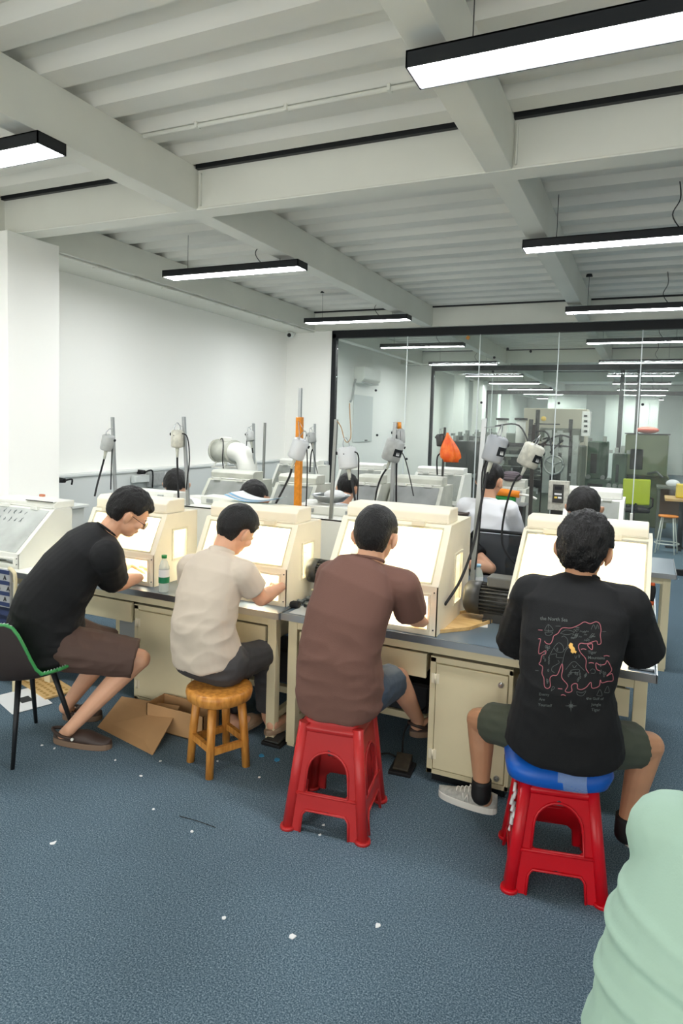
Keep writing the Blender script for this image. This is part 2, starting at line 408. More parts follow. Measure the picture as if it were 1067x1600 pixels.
# ================================================================== DESKS
ZD = .755
def drawer_front(root, x0, x1, z0, z1, yf=.03, out=0):
    d = MB(); d.box(x0, x1, yf - out, yf + .02 - out, z0, z1); d.box(x0 + .02, x0 + .03, yf + .02 - out, .5, z0, z1 - .03); d.box(x1 - .03, x1 - .02, yf + .02 - out, .5, z0, z1 - .03); d.box(x0 + .02, x1 - .02, yf + .02 - out, .5, z0, z0 + .01)
    return d.build('drawer', M_CREAM, root, bevel=.002)
def desk(name_label, x, y, L, D=.78, cab=None, full=True, top=M_TOP, group='cream steel workbenches', rz=0, open_right=0):
    t = thing('workbench', name_label, 'workbench', (x, y, 0), rz, group)
    b = MB(); b.box(0, L, 0, D, ZD - .03, ZD); b.build('worktop', top, t, bevel=.004)
    e = MB(); e.box(-.004, L + .004, -.006, 0, ZD - .034, ZD + .003); e.box(-.006, 0, -.006, D, ZD - .034, ZD + .003); e.box(L, L + .006, -.006, D, ZD - .034, ZD + .003)
    e.build('edge_strip', M_STEEL, t)
    a = MB(); a.box(.034, L - .034, .034, .05, ZD - .085, ZD - .03); a.box(.034, L - .034, D - .05, D - .034, ZD - .085, ZD - .03)
    for xx in (.034, L - .05): a.box(xx, xx + .016, .05, D - .05, ZD - .085, ZD - .03)
    a.build('apron', M_CREAM, t)
    for xx in (.03, L - .085):
        for yy in (.03, D - .085):
            g = MB(); g.box(xx, xx + .055, yy, yy + .055, .02, ZD - .03); g.box(xx + .005, xx + .05, yy + .005, yy + .05, 0, .02); g.build('leg', M_CREAM, t, bevel=.003)
    if not full: return t
    r = MB(); r.box(.06, L - .06, .42, .47, .12, .16); r.box(.04, .075, .08, D - .08, .12, .16); r.box(L - .075, L - .04, .08, D - .08, .12, .16); r.build('footrest', M_CREAM, t, bevel=.003)
    if cab:
        c0, c1 = cab
        c = MB(); c.box(c0, c1, .05, D - .06, .05, .65); c.box(c0, c1, .035, .05, .05, .075); c.box(c0, c1, .035, .05, .625, .655); c.box(c0, c0 + .03, .035, .05, .05, .65); c.box(c1 - .02, c1, .035, .05, .05, .65)
        cb = c.build('cabinet', M_CREAM, t, bevel=.002)
        d = MB(); d.box(c0 + .033, c1 - .023, .03, .046, .08, .62); dd = d.build('door', M_CREAM, cb, bevel=.003)
        for zz in (.575, .11): k = MB(); k.cyl((c1 - .055, .03, zz), (c1 - .055, .018, zz), .013, n=16); k.cyl((c1 - .055, .0185, zz), (c1 - .055, .012, zz), .007, n=10); k.build('lock', M_STEEL, cb)
        for zz in (.13, .52): h = MB(); h.cyl((c0 + .03, .028, zz), (c0 + .03, .028, zz + .05), .006, n=8); h.box(c0 + .01, c0 + .05, .029, .033, zz, zz + .05); h.build('hinge', M_CREAM2, cb)
        f = MB(); f.box(c0 + .02, c1 - .02, .07, D - .1, 0, .05); f.build('plinth', M_BLACK, cb)
        drawer_front(t, .1, c0 - .02, .535, .66)
        drawer_front(t, c1 + .03, L - .1, .535, .66, out=open_right)
    return t
DR = desk('front right cream workbench, its locked cabinet door beside the map print man', -1.772, 3.145, 1.865, cab=(.845, 1.255))
DL = desk('cream steel workbench in front on the left, behind the wooden stool', -3.62, 3.13, 1.84, cab=(.80, 1.26))
DLL = desk('pale workbench at the far left edge under the whitish hood', -5.05, 3.08, 1.41, D=.46, full=False, top=M_HOODW)
D1 = desk('workbench back to back with the front left one', -3.62, 3.93, 1.84, D=.7, full=False)
D2 = desk('workbench back to back with the front right one', -1.77, 3.945, 1.865, D=.7, full=False)
D3 = desk('second row workbench on the left under the yellowish hoods', -3.95, 4.95, 1.55, D=.7, full=False)
D4 = desk('second row workbench in the middle in front of the white shirted men', -2.38, 5.45, 1.6, D=.7, full=False)
D5 = desk('second row workbench on the right near the glass', -.75, 5.5, 1.0, D=.7, full=False)
D6 = desk('third row workbench along the back left', -4.45, 7.3, 2.9, D=.7, full=False, top=M_HOODW)
# ================================================================== WORK HOODS
def hood(x, y, W, label, win=(.30, .44, .10, .36), **k_):
    return hood_(x, y, W, label, win, **k_)
def hood_(x, y, W, label, win, lit=True, m=M_HOOD, acr=None, rz=0, h1=.25, yt=.24, h2=.535, D=.62, ridge=True, rh=.075, group='light box work hoods on the benches', side_win=True, s=1.0, latches=False, fr=.045):
    t = thing('work_hood', label, 'work hood', (x, y, ZD + .001), rz, group); t.scale = (s, s, s)
    acr = acr or M_ACR; th = .008; w = W / 2
    b = MB()
    # front lower plate with two hand openings
    hy0, hy1 = .03, min(h1 - .04, .2)
    b.plate((-w, 0, 0), (1, 0, 0), (0, 0, 1), W, h1, -th, [(.05, W / 2 - .05, hy0, hy1), (W / 2 + .05, W - .05, hy0, hy1)])
    # slanted frame
    sl = math.hypot(yt, h2 - h1)
    b.plate((-w, 0, h1), (1, 0, 0), (0, yt, h2 - h1), W, sl, -th, [(fr, W - fr, .02, sl - .03)])
    b.box(-w, w, yt, D, h2 - th, h2); b.box(-w, w, D - th, D, 0, h2)
    # floor of the hood
    b.box(-w + th, w - th, .01, D, 0, .006)
    # sides, with a side window
    wy0, wy1, wz0, wz1 = win
    def zt(yy): return h2 if yy >= yt else h1 + (h2 - h1) * yy / yt
    for sx_ in (-w + .001, w - th):
        cuts = sorted({0, yt, D} | ({wy0, wy1} if side_win else set()))
        for a, c_ in zip(cuts[:-1], cuts[1:]):
            if side_win and a >= wy0 - 1e-6 and c_ <= wy1 + 1e-6:
                b.box(sx_, sx_ + th - .001, a, c_, 0, wz0); b.prism([(a, wz1), (c_, wz1), (c_, zt(c_)), (a, zt(a) - .0005)], 'x', sx_, sx_ + th - .001)
            else: b.prism([(a, 0), (c_, 0), (c_, zt(c_)), (a, zt(a) - .0005)], 'x', sx_, sx_ + th - .001)
    b.build('hood_shell', m, t)
    mr_ = M_CREAM2 if lit else m
    for a, c_ in ((.05 - w, -.05), (.05, w - .05)):
        rm = MB(); r_ = .012
        for q in ((a - r_, a, hy0 - r_, hy1 + r_), (c_, c_ + r_, hy0 - r_, hy1 + r_), (a, c_, hy0 - r_, hy0), (a, c_, hy1, hy1 + r_)): rm.box(q[0], q[1], -.008, 0, q[2], q[3])
        rm.build('opening_rim', mr_, t)
    if side_win:
        rm = MB()
        for q in ((wy0 - .012, wy0, wz0 - .012, wz1 + .012), (wy1, wy1 + .012, wz0 - .012, wz1 + .012), (wy0, wy1, wz0 - .012, wz0), (wy0, wy1, wz1, wz1 + .012)):
            rm.box(w, w + .006, q[0], q[1], q[2], q[3])
        rm.build('side_window_rim', mr_, t)
    p = MB(); nx = Vector((0, yt, h2 - h1)).normalized(); off = Vector((0, -nx.z, nx.y)) * .002
    p.plate(Vector((-w + fr - .01, 0, h1)) + nx * .01 + off, (1, 0, 0), nx, W - 2 * fr + .02, sl - .03, .003); p.build('window_pane', acr, t)
    if side_win:
        for u in (w - .006, -w + .003): p = MB(); p.box(u, u + .003, wy0, wy1, wz0, wz1); p.build('side_pane', acr, t)
    if ridge:
        r = MB(); a, c_ = yt + .015, yt + .20
        r.prism([(a, h2), (a, h2 + rh * .72), (a + .03, h2 + rh), (c_, h2 + rh), (c_, h2)], 'x', -w + .015, w - .02)
        r.build('ridge_box', m, t, bevel=.006)
        hg = MB(); hg.cyl((-w + .03, yt + .004, h2 + .006), (w - .03, yt + .004, h2 + .006), .006, n=8)
        for u in (-.28, .22): hg.box(u * W - .035, u * W + .035, yt - .03, yt + .006, h2 - .012, h2 + .012)
        hg.build('hinge', M_CREAM2 if lit else M_HOODW, t)
        if latches:
            for u in (-.25, .25):
                lt = MB(); lt.box(u * W - .025, u * W + .025, c_ - .003, c_ + .012, h2 + .012, h2 + .04)
                lt.build('latch', M_ALU, t)
    else:
        pass
    if lit:
        for u in (.08, .2): l = MB(); l.cyl((-w + .06, yt + u, h2 - .035), (w - .06, yt + u, h2 - .035), .014, n=12); l.build('lamp_tube', M_TUBE, t)
    sc = MB()
    for u in (-w + .02, w - .02):
        for zz in (.03, h1 - .03): sc.cyl((u, -.0, zz), (u, -.004, zz), .004, n=8)
    sc.build('screw', M_DKG, t)
    return t
hood(-3.04, 3.235, .62, 'glowing cream work hood in front of the man with glasses in black', h1=.2, yt=.12, h2=.44, D=.43, rh=.085, win=(.18, .31, .15, .33))
hood(-2.125, 3.26, .64, 'glowing cream work hood of the beige polo man, blue sheets on top', h1=.215, yt=.12, h2=.455, D=.42, rh=.085, win=(.18, .31, .13, .33))
hood(-1.21, 3.175, .62, 'glowing cream work hood in front of the man in the brown shirt', yt=.2)
hood(-.275, 3.42, .66, 'large glowing cream work hood in front of the man with the map print shirt', h1=.18, yt=.40, h2=.49, D=.66, rh=.07, side_win=False, fr=.03)
E1 = hood(-4.12, 3.15, .62, 'unlit whitish hood at far left with handwriting on its clear front', lit=False, m=M_HOODW, acr=M_FROST, h1=.1, yt=.30, h2=.375, D=.46, side_win=False, rh=.05)
wr = MB()
for r_ in range(2):
    for k in range(5):
        u = -.14 + k * .055 + r_ * .01; v = .24 - r_ * .05
        for q in range(3):
            a = random.uniform(-.012, .012); b_ = random.uniform(-.015, .015)
            fy = lambda z_: .30 * ((z_ - .1) / .275)
            z1 = .1 + v + b_ * .7; z2 = .1 + v - b_ + random.uniform(-.01, .01)
            wr.tube([(u + a, fy(z1) - .008, z1), (u - a * .6, fy(z2) - .008, z2)], .0018, 5)
wr.build('handwriting', mat('pencil_marks', (90, 100, 102), .7), E1)
G1 = 'white work hoods of the row facing away'
for px, yb, wd, lb in ((236, 4.55, .56, 'white hood back with two latches, behind the hood of the man with glasses'), (352, 4.55, .42, 'white rounded hood back beside the blue sheets'), (520, 4.55, .60, 'white hood back with two latches, under the steel bowl')):
    X = aY(px, 785, 4.2).x
    hood(X, yb, wd, lb, lit=False, m=M_HOODW, acr=M_ACRD, rz=PI, h1=.2, yt=.2, h2=.41, D=.58, side_win=False, rh=.06, group=G1, latches=True)
G2 = 'second row work hoods'
for x, y, wd, m, lb in ((-3.50, 4.98, .5, M_HOODG, 'yellowish plastic hood in the second row under the duct fan'), (-2.83, 5.02, .42, M_HOODG, 'yellowish plastic hood in the second row right of the orange pole'),
                        (-1.92, 5.7, .50, M_HOODG, 'grimy grey hood with dark stained window in the second row'), (-2.33, 5.5, .26, M_HOODG, 'narrow stained hood in the second row beside the man in white'),
                        (-1.20, 6.02, .44, M_HOODG, 'grey hood behind the head of the man in white, with a striped cloth on it'), (-.37, 5.6, .46, M_HOODW, 'white topped hood at the right of the second row with orange tape')):
    hood(x, y, wd, lb, lit=False, m=m, acr=M_ACRS if m is M_HOODG and x > -2.6 else M_ACRD, h1=.2, yt=.22, h2=.5, D=.55, side_win=False, rh=.08, group=G2)
for x, lb in ((-4.1, 'white hood in the third row, leftmost'), (-3.2, 'white hood in the third row, behind the yellowish hood'), (-2.2, 'white hood in the third row, nearest the glass')):
    hood(x, 7.4, .6, lb, lit=False, m=M_HOODW, acr=M_ACRD, h1=.2, yt=.22, h2=.5, D=.55, side_win=False, rh=.07, group='third row white work hoods')
# ================================================================== PEOPLE
def V(*a): return Vector(a)
def lerp(a, b, t): return a + (b - a) * t
def head_parts(c, yaw, pitch, roll, s=1.0):
    return Matrix.Translation(c) @ Matrix.Rotation(yaw, 4, 'Z') @ Matrix.Rotation(roll, 4, 'Y') @ Matrix.Rotation(pitch, 4, 'X') @ Matrix.Scale(s, 4)
def add_head(mb, T):
    mb.ell((0, 0, 0), (.074, .094, .092), M=T)
    mb.ell((0, .030, -.055), (.060, .062, .060), M=T)
    mb.ell((0, .050, -.095), (.038, .040, .028), M=T)     # chin
    mb.ell((0, .078, -.005), (.050, .020, .018), M=T)     # brow
    mb.capsule(T @ V(0, .088, -.005), T @ V(0, .106, -.040), .008, .012, n=10)   # nose
    mb.ell((0, .103, -.043), (.017, .011, .009), M=T)
    mb.ell((0, .088, -.069), (.024, .012, .006), M=T); mb.ell((0, .087, -.079), (.020, .012, .006), M=T)  # lips
    for k in (-1, 1):
        mb.ell((k * .040, .068, -.035), (.024, .022, .022), M=T)
        E = T @ Matrix.Translation((k * .083, -.004, -.026)) @ Matrix.Rotation(k * .35, 4, 'Z')
        mb.ell((0, 0, 0), (.009, .020, .033), M=E); mb.ell((k * .008, -.008, .004), (.007, .017, .028), M=E); mb.ell((0, .006, -.026), (.006, .009, .010), M=E)
def sstep(a, b, x):
    t = min(max((x - a) / (b - a), 0), 1); return t * t * (3 - 2 * t)
def hair_mesh(T, vol=.016, mess=.004, fringe=.42, nape=-.9, side=.0, sub=6, seed=0):
    bm = bmesh.new(); bmesh.ops.create_icosphere(bm, subdivisions=sub, radius=1)
    for v in bm.verts:
        d = v.co.normalized(); az = math.atan2(d.x, d.y)   # 0 front
        f = abs(az) / PI                                   # 0 front .. 1 back
        if f < .30: hl = fringe + .06 * math.sin(az * 9 + seed)
        elif f < .47: hl = fringe + (side - fringe) * sstep(.30, .40, f)
        elif f < .62: hl = side + (nape - side) * sstep(.50, .62, f)
        else: hl = nape
        hl += .05 * noise.noise(V(d.x * 6, d.y * 6, seed))
        ear = math.exp(-((abs(az) - 1.62) ** 2) / .07 - ((d.z + .30) ** 2) / .12)
        mk = sstep(hl - .10, hl + .10, d.z) * (1 - ear)
        base = V(d.x * .074, d.y * .094, d.z * .092)
        st = .8 * noise.noise(V(d.x * 5 + seed, d.y * 5, d.z * 2.5)) + .35 * noise.noise(V(d.x * 17, d.y * 17 + seed, d.z * 3)) + .22 * noise.noise(V(d.x * 48, d.y * 48, d.z * 5 + seed))
        r = (vol + st * mess) * (.75 + .35 * max(d.z, 0) + .25 * max(-d.y, 0))
        v.co = T @ (base + d * (r * mk - .014 * (1 - mk)) + V(0, -.002, .003))
    me = bpy.data.meshes.new('hair'); bm.to_mesh(me); bm.free()
    me.polygons.foreach_set('use_smooth', [True] * len(me.polygons)); return me
def add_hand(mb, wr, tip, palm_n, side=1, s=1.0, curl=.5):
    wr = Vector(wr); d = (Vector(tip) - wr).normalized(); n = Vector(palm_n).normalized()
    u = d.cross(n).normalized() * side; n = u.cross(d).normalized() * side
    # palm
    for k in (-1.5, -.5, .5, 1.5):
        mb.capsule(wr + u * k * .012 * s, wr + d * .085 * s + u * k * .019 * s, .016 * s, .013 * s, n=10)
    for k, L in zip((-1.5, -.5, .5, 1.5), (.058, .074, .080, .070)):
        p = wr + d * .088 * s + u * k * .020 * s; a = .25 + curl * .3; dr = d; r = .0095 * s
        for j, q in enumerate((.45, .32, .23)):
            dr = (dr * math.cos(a) - n * math.sin(a)).normalized()
            p2 = p + dr * L * q * s; mb.capsule(p, p2, r, r * .92, n=8); p = p2; a = curl * .7; r *= .92
    t0 = wr + d * .02 * s + u * .026 * s; t1 = t0 + (d * .6 + u * .75 - n * .3).normalized() * .04 * s; t2 = t1 + (d * .9 + u * .1 - n * .45).normalized() * .034 * s; t3 = t2 + (d * .9 - u * .15 - n * .5).normalized() * .026 * s
    mb.capsule(t0, t1, .015 * s, .012 * s, n=8); mb.capsule(t1, t2, .012 * s, .0105 * s, n=8); mb.capsule(t2, t3, .0105 * s, .009 * s, n=8)
def torso_rings(mb, pts, prof, rv0, rv1, n=28, ex=2.4):
    """pts: spine control points (hem to neck); prof: (t, half width, half depth)"""
    sp = spline([Vector(p) for p in pts], 12); m = len(sp)
    R = []
    for t, hw, hd in prof:
        x = t * (m - 1); i = min(max(int(x), 0), m - 2); fr = x - i
        p = sp[i].lerp(sp[i + 1], fr); tg = (sp[min(i + 2, m - 1)] - sp[max(i - 1, 0)]).normalized()
        rv = rv0.lerp(rv1, min(max(t, 0), 1)); rv = (rv - tg * rv.dot(tg)).normalized(); fw = tg.cross(rv)
        ring = []
        for j in range(n):
            a = 2 * PI * j / n; c_, s_ = math.cos(a), math.sin(a)
            ring.append(p + rv * hw * math.copysign(abs(c_) ** (2 / ex), c_) + fw * hd * math.copysign(abs(s_) ** (2 / ex), s_))
        R.append(ring)
    # resample smoothly between rings
    out = []
    for i in range(len(R) - 1):
        for k in range(3):
            u = k / 3; out.append([R[i][j].lerp(R[i + 1][j], u) for j in range(n)])
    out.append(R[-1]); mb.rings(out, True, True)
def wrinkle(me, amp, fn=None, seed=0.0, sc=(6.5, 6.5, 12)):
    me.update(); co = [v.co.copy() for v in me.vertices]; no = [v.normal.copy() for v in me.vertices]
    for v, c, n in zip(me.vertices, co, no):
        k = fn(c) if fn else 1.0
        wv = noise.noise(V(c.x * 2.2, c.y * 2.2, c.z * 2.2 + seed)) * .12
        a = noise.noise(V(c.x * sc[0] + seed, c.y * sc[1], (c.z + wv) * sc[2])); b = noise.noise(V(c.x * sc[0] * 2.1, c.y * sc[1] * 2.1 + seed, (c.z + wv) * sc[2] * 1.7))
        rdg = (1 - abs(a) * 2.4) * .8 + b * .4
        v.co = c + n * amp * k * max(rdg, -.6)
    me.update()
SHOE_WHITE = mat('sneaker_sole', (226, 224, 216), .5); SHOE_GREY = mat('sneaker_mesh', (186, 186, 178), .6, var=.25, vscale=60)
CLOG = mat('clog_brown', (58, 44, 38), .5); CLOGS = mat('clog_sole', (124, 102, 84), .6); SLIP = mat('slipper_tan', (150, 128, 104), .6)
def shoe(root, heel, toe, style='sneaker', s=1.0, z0=0.0):
    heel = V(heel[0], heel[1], z0); toe = V(toe[0], toe[1], z0); d = (toe - heel).normalized(); u = d.cross(V(0, 0, 1)).normalized(); L = (toe - heel).length
    T = Matrix((( d.x, u.x, 0, heel.x), (d.y, u.y, 0, heel.y), (0, 0, 1, heel.z), (0, 0, 0, 1)))
    def hw(t): return (.032 + .016 * math.sin(min(t * 1.15, 1) * PI * .75)) * math.sqrt(max(1 - (abs(t - .5) * 2) ** 6, .02)) * s
    N = 16; ts = [.5 - .5 * math.cos(PI * i / (N - 1)) for i in range(N)]
    out = [(t * L, -hw(t)) for t in ts] + [(t * L, hw(t)) for t in ts[::-1]]
    sole = MB(); sz = .032 if style != 'slipper' else .022
    sole.prism([(x, y * 1.08) for x, y in out], 'z', 0, sz)
    if style == 'clog':
        pass
    sole.xform(T)
    up = MB()
    def hgt(t):
        if style == 'sneaker': return .095 - .05 * sstep(.25, .95, t)
        if style == 'clog': return .055 + .035 * math.exp(-((t - .55) / .22) ** 2)
        return .03 + .035 * math.exp(-((t - .68) / .16) ** 2)
    R = []
    for t in ts:
        if style != 'sneaker' and t < .30: h = .045 if style == 'clog' else .028
        else: h = hgt(t)
        w_ = hw(t) * 1.0
        R.append([T @ V(t * L, w_ * math.cos(a), sz * .7 + (h - sz * .7) * max(math.sin(a), 0) ** .8) for a in [PI * j / 12 for j in range(13)]] )
    up.rings(R, True, True)
    sh = bpy.data.objects.new('shoe', None); 
    o = up.build('shoe', {'sneaker': SHOE_GREY, 'clog': CLOG, 'slipper': SLIP}[style], root); bpy.data.objects.remove(sh)
    so = sole.build('sole', {'sneaker': SHOE_WHITE, 'clog': CLOGS, 'slipper': SLIP}[style], o, bevel=.004)
    x = MB()
    if style == 'sneaker':
        for k in range(5):
            t = .38 + k * .07; x.tube([T @ V(t * L, -.028 * s, hgt(t) - .012), T @ V(t * L + .006, 0, hgt(t) + .004), T @ V(t * L, .028 * s, hgt(t) - .012)], .0035, 6, sub=4)
        x.build('lace', SHOE_WHITE, o)
        nl = MB()
        for sgn in (-1, 1):   # the letter on the side
            P_ = lambda a, b: T @ V(L * .42 + a, sgn * (hw(.45) + .0005), .038 + b)
            for q in (((0, 0), (.006, .034)), ((.006, .034), (.024, 0)), ((.024, 0), (.030, .034))): nl.tube([P_(*q[0]), P_(*q[1])], .0035, 6)
        nl.build('side_letter', SHOE_WHITE, o)
    if style == 'clog':
        st = MB(); st.tube([T @ V(L * .42, -.046 * s, .052), T @ V(L * .2, -.047 * s, .062), T @ V(-.006, 0, .075), T @ V(L * .2, .047 * s, .062), T @ V(L * .42, .046 * s, .052)], .009, 8, sub=5); st.build('heel_strap', CLOG, o)
        bt = MB()
        for sgn in (-1, 1): bt.cyl(T @ V(L * .42, sgn * .047 * s, .052), T @ V(L * .42, sgn * .057 * s, .052), .008, n=12)
        bt.build('rivet', M_HOODW, o)
    return o
def person(label, J, shirt_m, bottom_m, skin=M_SKIN, vox=.0065, prof=None, sleeve=.62, sl_r=(.078, .070, .066), bottom='shorts', short_t=.8, foot='sneaker', hair=None, group=None, wr_amp=.0035, wfn=None, glasses=False,
           thigh=(.10, .085), leg_r=None, collar=False, arm=(.048, .042, .030), wseed=1.0, pelvis=1.0, hands=True, head_s=1.0, ex=2.4, shoe_col=None):
    root = thing('person', label, 'person', (0, 0, 0), 0, group)
    T = head_parts(J['head'], *J['hrot'], head_s)
    prof = prof or [(-.10, .185, .14), (.0, .19, .145), (.2, .178, .135), (.45, .172, .128), (.7, .185, .125), (.86, .175, .11), (.96, .115, .085), (1.0, .075, .068)]
    spine = J['spine']
    rv0 = (J['hipR'] - J['hipL']).normalized(); rv1 = (J['shR'] - J['shL']).normalized()
    # body
    b = MB(); add_head(b, T)
    nb = spine[-1]
    b.capsule(T @ V(0, -.022, -.045), nb - V(0, 0, .02), .058, .064)
    torso_rings(b, spine, [(t, w_ * .82, d_ * .82) for t, w_, d_ in prof], rv0, rv1)
    for s_ in 'LR':
        a, e, wri, ti = J['sh' + s_], J['el' + s_], J['wr' + s_], J['tip' + s_]
        b.capsule(a, e, arm[0], arm[1]); b.capsule(e, e.lerp(wri, .35), arm[1], arm[1] * 1.02); b.capsule(e.lerp(wri, .35), wri, arm[1] * 1.02, arm[2] * .9)
        if hands: add_hand(b, wri, ti, J.get('palm', V(0, 0, 1)), side=(1 if s_ == 'L' else -1))
        else: b.capsule(wri, ti, .03, .03)
        h, k, an = J['hip' + s_], J['kn' + s_], J['an' + s_]
        b.capsule(h, k, thigh[0] * .88, .056)
        b.capsule(k, k.lerp(an, .35) + (k - h).normalized() * -.012, .054, .056); b.capsule(k.lerp(an, .35) + (k - h).normalized() * -.012, an, .056, .034)
        fd = (J['toe' + s_] - J['heel' + s_]); b.capsule(an, J['heel' + s_] + fd * .18 + V(0, 0, .045), .036, .034); b.capsule(J['heel' + s_] + fd * .18 + V(0, 0, .04), J['heel' + s_] + fd * .75 + V(0, 0, .028), .032, .024)
    bo = link_mesh('body', voxel_mesh(b, vox * .85, 2), skin, root)
    # hair
    hp = dict(vol=.016, mess=.004); hp.update(hair or {})
    hm = hair_mesh(T, **hp); link_mesh('hair', hm, M_HAIR, root)
    ey = MB(); br = MB()
    for k in (-1, 1):
        ey.ell((k * .030, .083, -.022), (.011, .008, .007), M=T, n=10, m=6); br.tube([T @ V(k * .015, .099, .002), T @ V(k * .032, .096, .008), T @ V(k * .05, .083, .002)], .003, 6, sub=3)
    ey.build('eyes', mat('eye', (60, 50, 45), .3), root); br.build('eyebrows', M_HAIR, root)
    if glasses:
        g = MB()
        for k in (-1, 1):
            R_ = [T @ V(k * .034 + .025 * math.cos(q * PI / 8), .104 - abs(math.cos(q * PI / 8) + k * 0) * .002, -.022 + .019 * math.sin(q * PI / 8)) for q in range(17)]
            g.tube(R_, .0014, 6); g.tube([T @ V(k * .059, .100, -.016), T @ V(k * .080, .05, -.012), T @ V(k * .084, .0, -.010), T @ V(k * .082, -.018, -.03)], .0016, 6, sub=3)
        g.tube([T @ V(-.01, .106, -.018), T @ V(.01, .106, -.018)], .0015, 6)
        g.build('glasses', M_BLACK, root)
        l = MB()
        for k in (-1, 1): l.ell((k * .034, .103, -.022), (.024, .001, .018), M=T, n=16, m=6)
        l.build('lens', M_ACR, root)
    # bottoms
    p = MB(); hL, hR = J['hipL'], J['hipR']; hc = (hL + hR) / 2
    p.capsule(hL + V(0, 0, .02), hR + V(0, 0, .02), thigh[0] * .98 * pelvis, thigh[0] * .98 * pelvis)
    p.ell(hc + V(0, 0, .06), (prof[0][1] * .86, prof[0][2] * .84, .08), rot=(0, 0, math.atan2(rv0.y, rv0.x)))
    for s_ in 'LR':
        h, k, an = J['hip' + s_], J['kn' + s_], J['an' + s_]
        if bottom == 'shorts': p.capsule(h, h.lerp(k, short_t), thigh[0], thigh[1], flat_b=True)
        else:
            p.capsule(h, k, thigh[0], .078); p.capsule(k, k.lerp(an, .86), .076, .062, flat_b=True)
    pm = voxel_mesh(p, vox, 2); wrinkle(pm, .005, None, wseed + 3, (9, 9, 14)); link_mesh('shorts' if bottom == 'shorts' else 'trousers', pm, bottom_m, root)
    # shirt
    s = MB(); torso_rings(s, spine, prof, rv0, rv1, ex=ex)
    for s_ in 'LR':
        a, e = J['sh' + s_], J['el' + s_]
        s.capsule(nb.lerp(a, .18) - V(0, 0, .052), a, .066, sl_r[0])
        if sleeve <= 1: s.capsule(a, a.lerp(e, sleeve), sl_r[0], sl_r[1], flat_b=True)
        else:
            s.capsule(a, e, sl_r[0], sl_r[1]); q = e.lerp(J['wr' + s_], sleeve - 1); s.capsule(e, q, sl_r[1], sl_r[2], flat_b=True)
    s.tube([nb - (nb - spine[-2]).normalized() * .03, nb + (nb - spine[-2]).normalized() * .010], [.085, .064], 20)
    sm = voxel_mesh(s, vox, 3); wrinkle(sm, wr_amp, wfn, wseed); so = link_mesh('shirt', sm, shirt_m, root)
    up = (nb - spine[-2]).normalized()
    if collar:
        c = MB(); fw = T.to_3x3() @ V(0, 1, 0); rv = rv1
        R = []
        for zz, r_ in ((-.035, .083), (.012, .072), (.022, .066), (.010, .062)):
            R.append([nb + up * zz + (rv * math.cos(2 * PI * j / 24) * r_ + up.cross(rv) * math.sin(2 * PI * j / 24) * r_) for j in range(24)])
        c.rings(R, False, True); c.build('collar', shirt_m, root)
    else:
        c = MB(); R = [nb + up * .008 + (rv1 * math.cos(2 * PI * j / 24) * .066 + up.cross(rv1) * math.sin(2 * PI * j / 24) * .066) for j in range(25)]
        c.tube(R, .0065, 8, caps=False); c.build('neckband', shirt_m, root)
    if foot:
        for s_ in 'LR': shoe(root, J['heel' + s_], J['toe' + s_], foot, z0=J['heel' + s_].z)
    return root, so
def seated(x, y, yaw, seat=.46, lean=.12, sh_w=.19, sit=.56, head_f=.09, head_drop=.0, kn_w=.14, reach=.42, hrot=None, knees=.44, footy=.40, hand_z=.82, s=1.0):
    M = Matrix.Translation((x, y, 0)) @ Matrix.Rotation(yaw, 4, 'Z')
    P = lambda a, b, c: M @ V(a, b, c)
    zs = seat + .09; zt = zs + sit * .86
    J = dict(hipL=P(-.09, 0, zs), hipR=P(.09, 0, zs), shL=P(-sh_w, lean, zt - .045), shR=P(sh_w, lean, zt - .045),
             spine=[P(0, -.02, zs - .06), P(0, -.035, zs + .14), P(0, lean * .55 - .02, zs + .32), P(0, lean + .01, zt + .02)],
             head=P(0, lean + head_f, zt + .185 - head_drop), hrot=hrot or (yaw, -.45, 0),
             elL=P(-sh_w - .06, lean + .16, zt - .29), elR=P(sh_w + .06, lean + .16, zt - .29), wrL=P(-.12, lean + reach, hand_z + .05), wrR=P(.12, lean + reach, hand_z + .05),
             tipL=P(-.07, lean + reach + .1, hand_z), tipR=P(.07, lean + reach + .1, hand_z),
             knL=P(-kn_w, knees, zs - .02), knR=P(kn_w, knees, zs - .02), anL=P(-kn_w, footy, .09), anR=P(kn_w, footy, .09),
             heelL=P(-kn_w, footy - .06, 0), heelR=P(kn_w, footy - .06, 0), toeL=P(-kn_w - .02, footy + .19, 0), toeR=P(kn_w + .02, footy + .19, 0))
    return J
BLACK_T = mat('black_cotton', (17, 18, 20), .85, bump=.15, bscale=300); BROWN_T = mat('brown_cotton', (112, 80, 70), .85, bump=.15, bscale=300)
BEIGE_T = mat('beige_cotton', (203, 190, 173), .8, bump=.1, bscale=300); WHITE_T = mat('white_cotton', (236, 238, 242), .85)
MINT_T = mat('mint_cotton', (164, 194, 176), .7, bump=.06, bscale=250)
BROWN_S = mat('brown_shorts', (84, 64, 56), .75); GREY_P = mat('charcoal_trousers', (66, 65, 66), .75, bump=.1, bscale=200); DENIM = mat('denim_shorts', (58, 72, 88), .8, bump=.15, bscale=200)
OLIVE = mat('olive_shorts', (70, 76, 64), .7)
low = lambda zt: (lambda c: 1.6 if c.z < zt else max(.25, 1.6 - (c.z - zt) * 5))
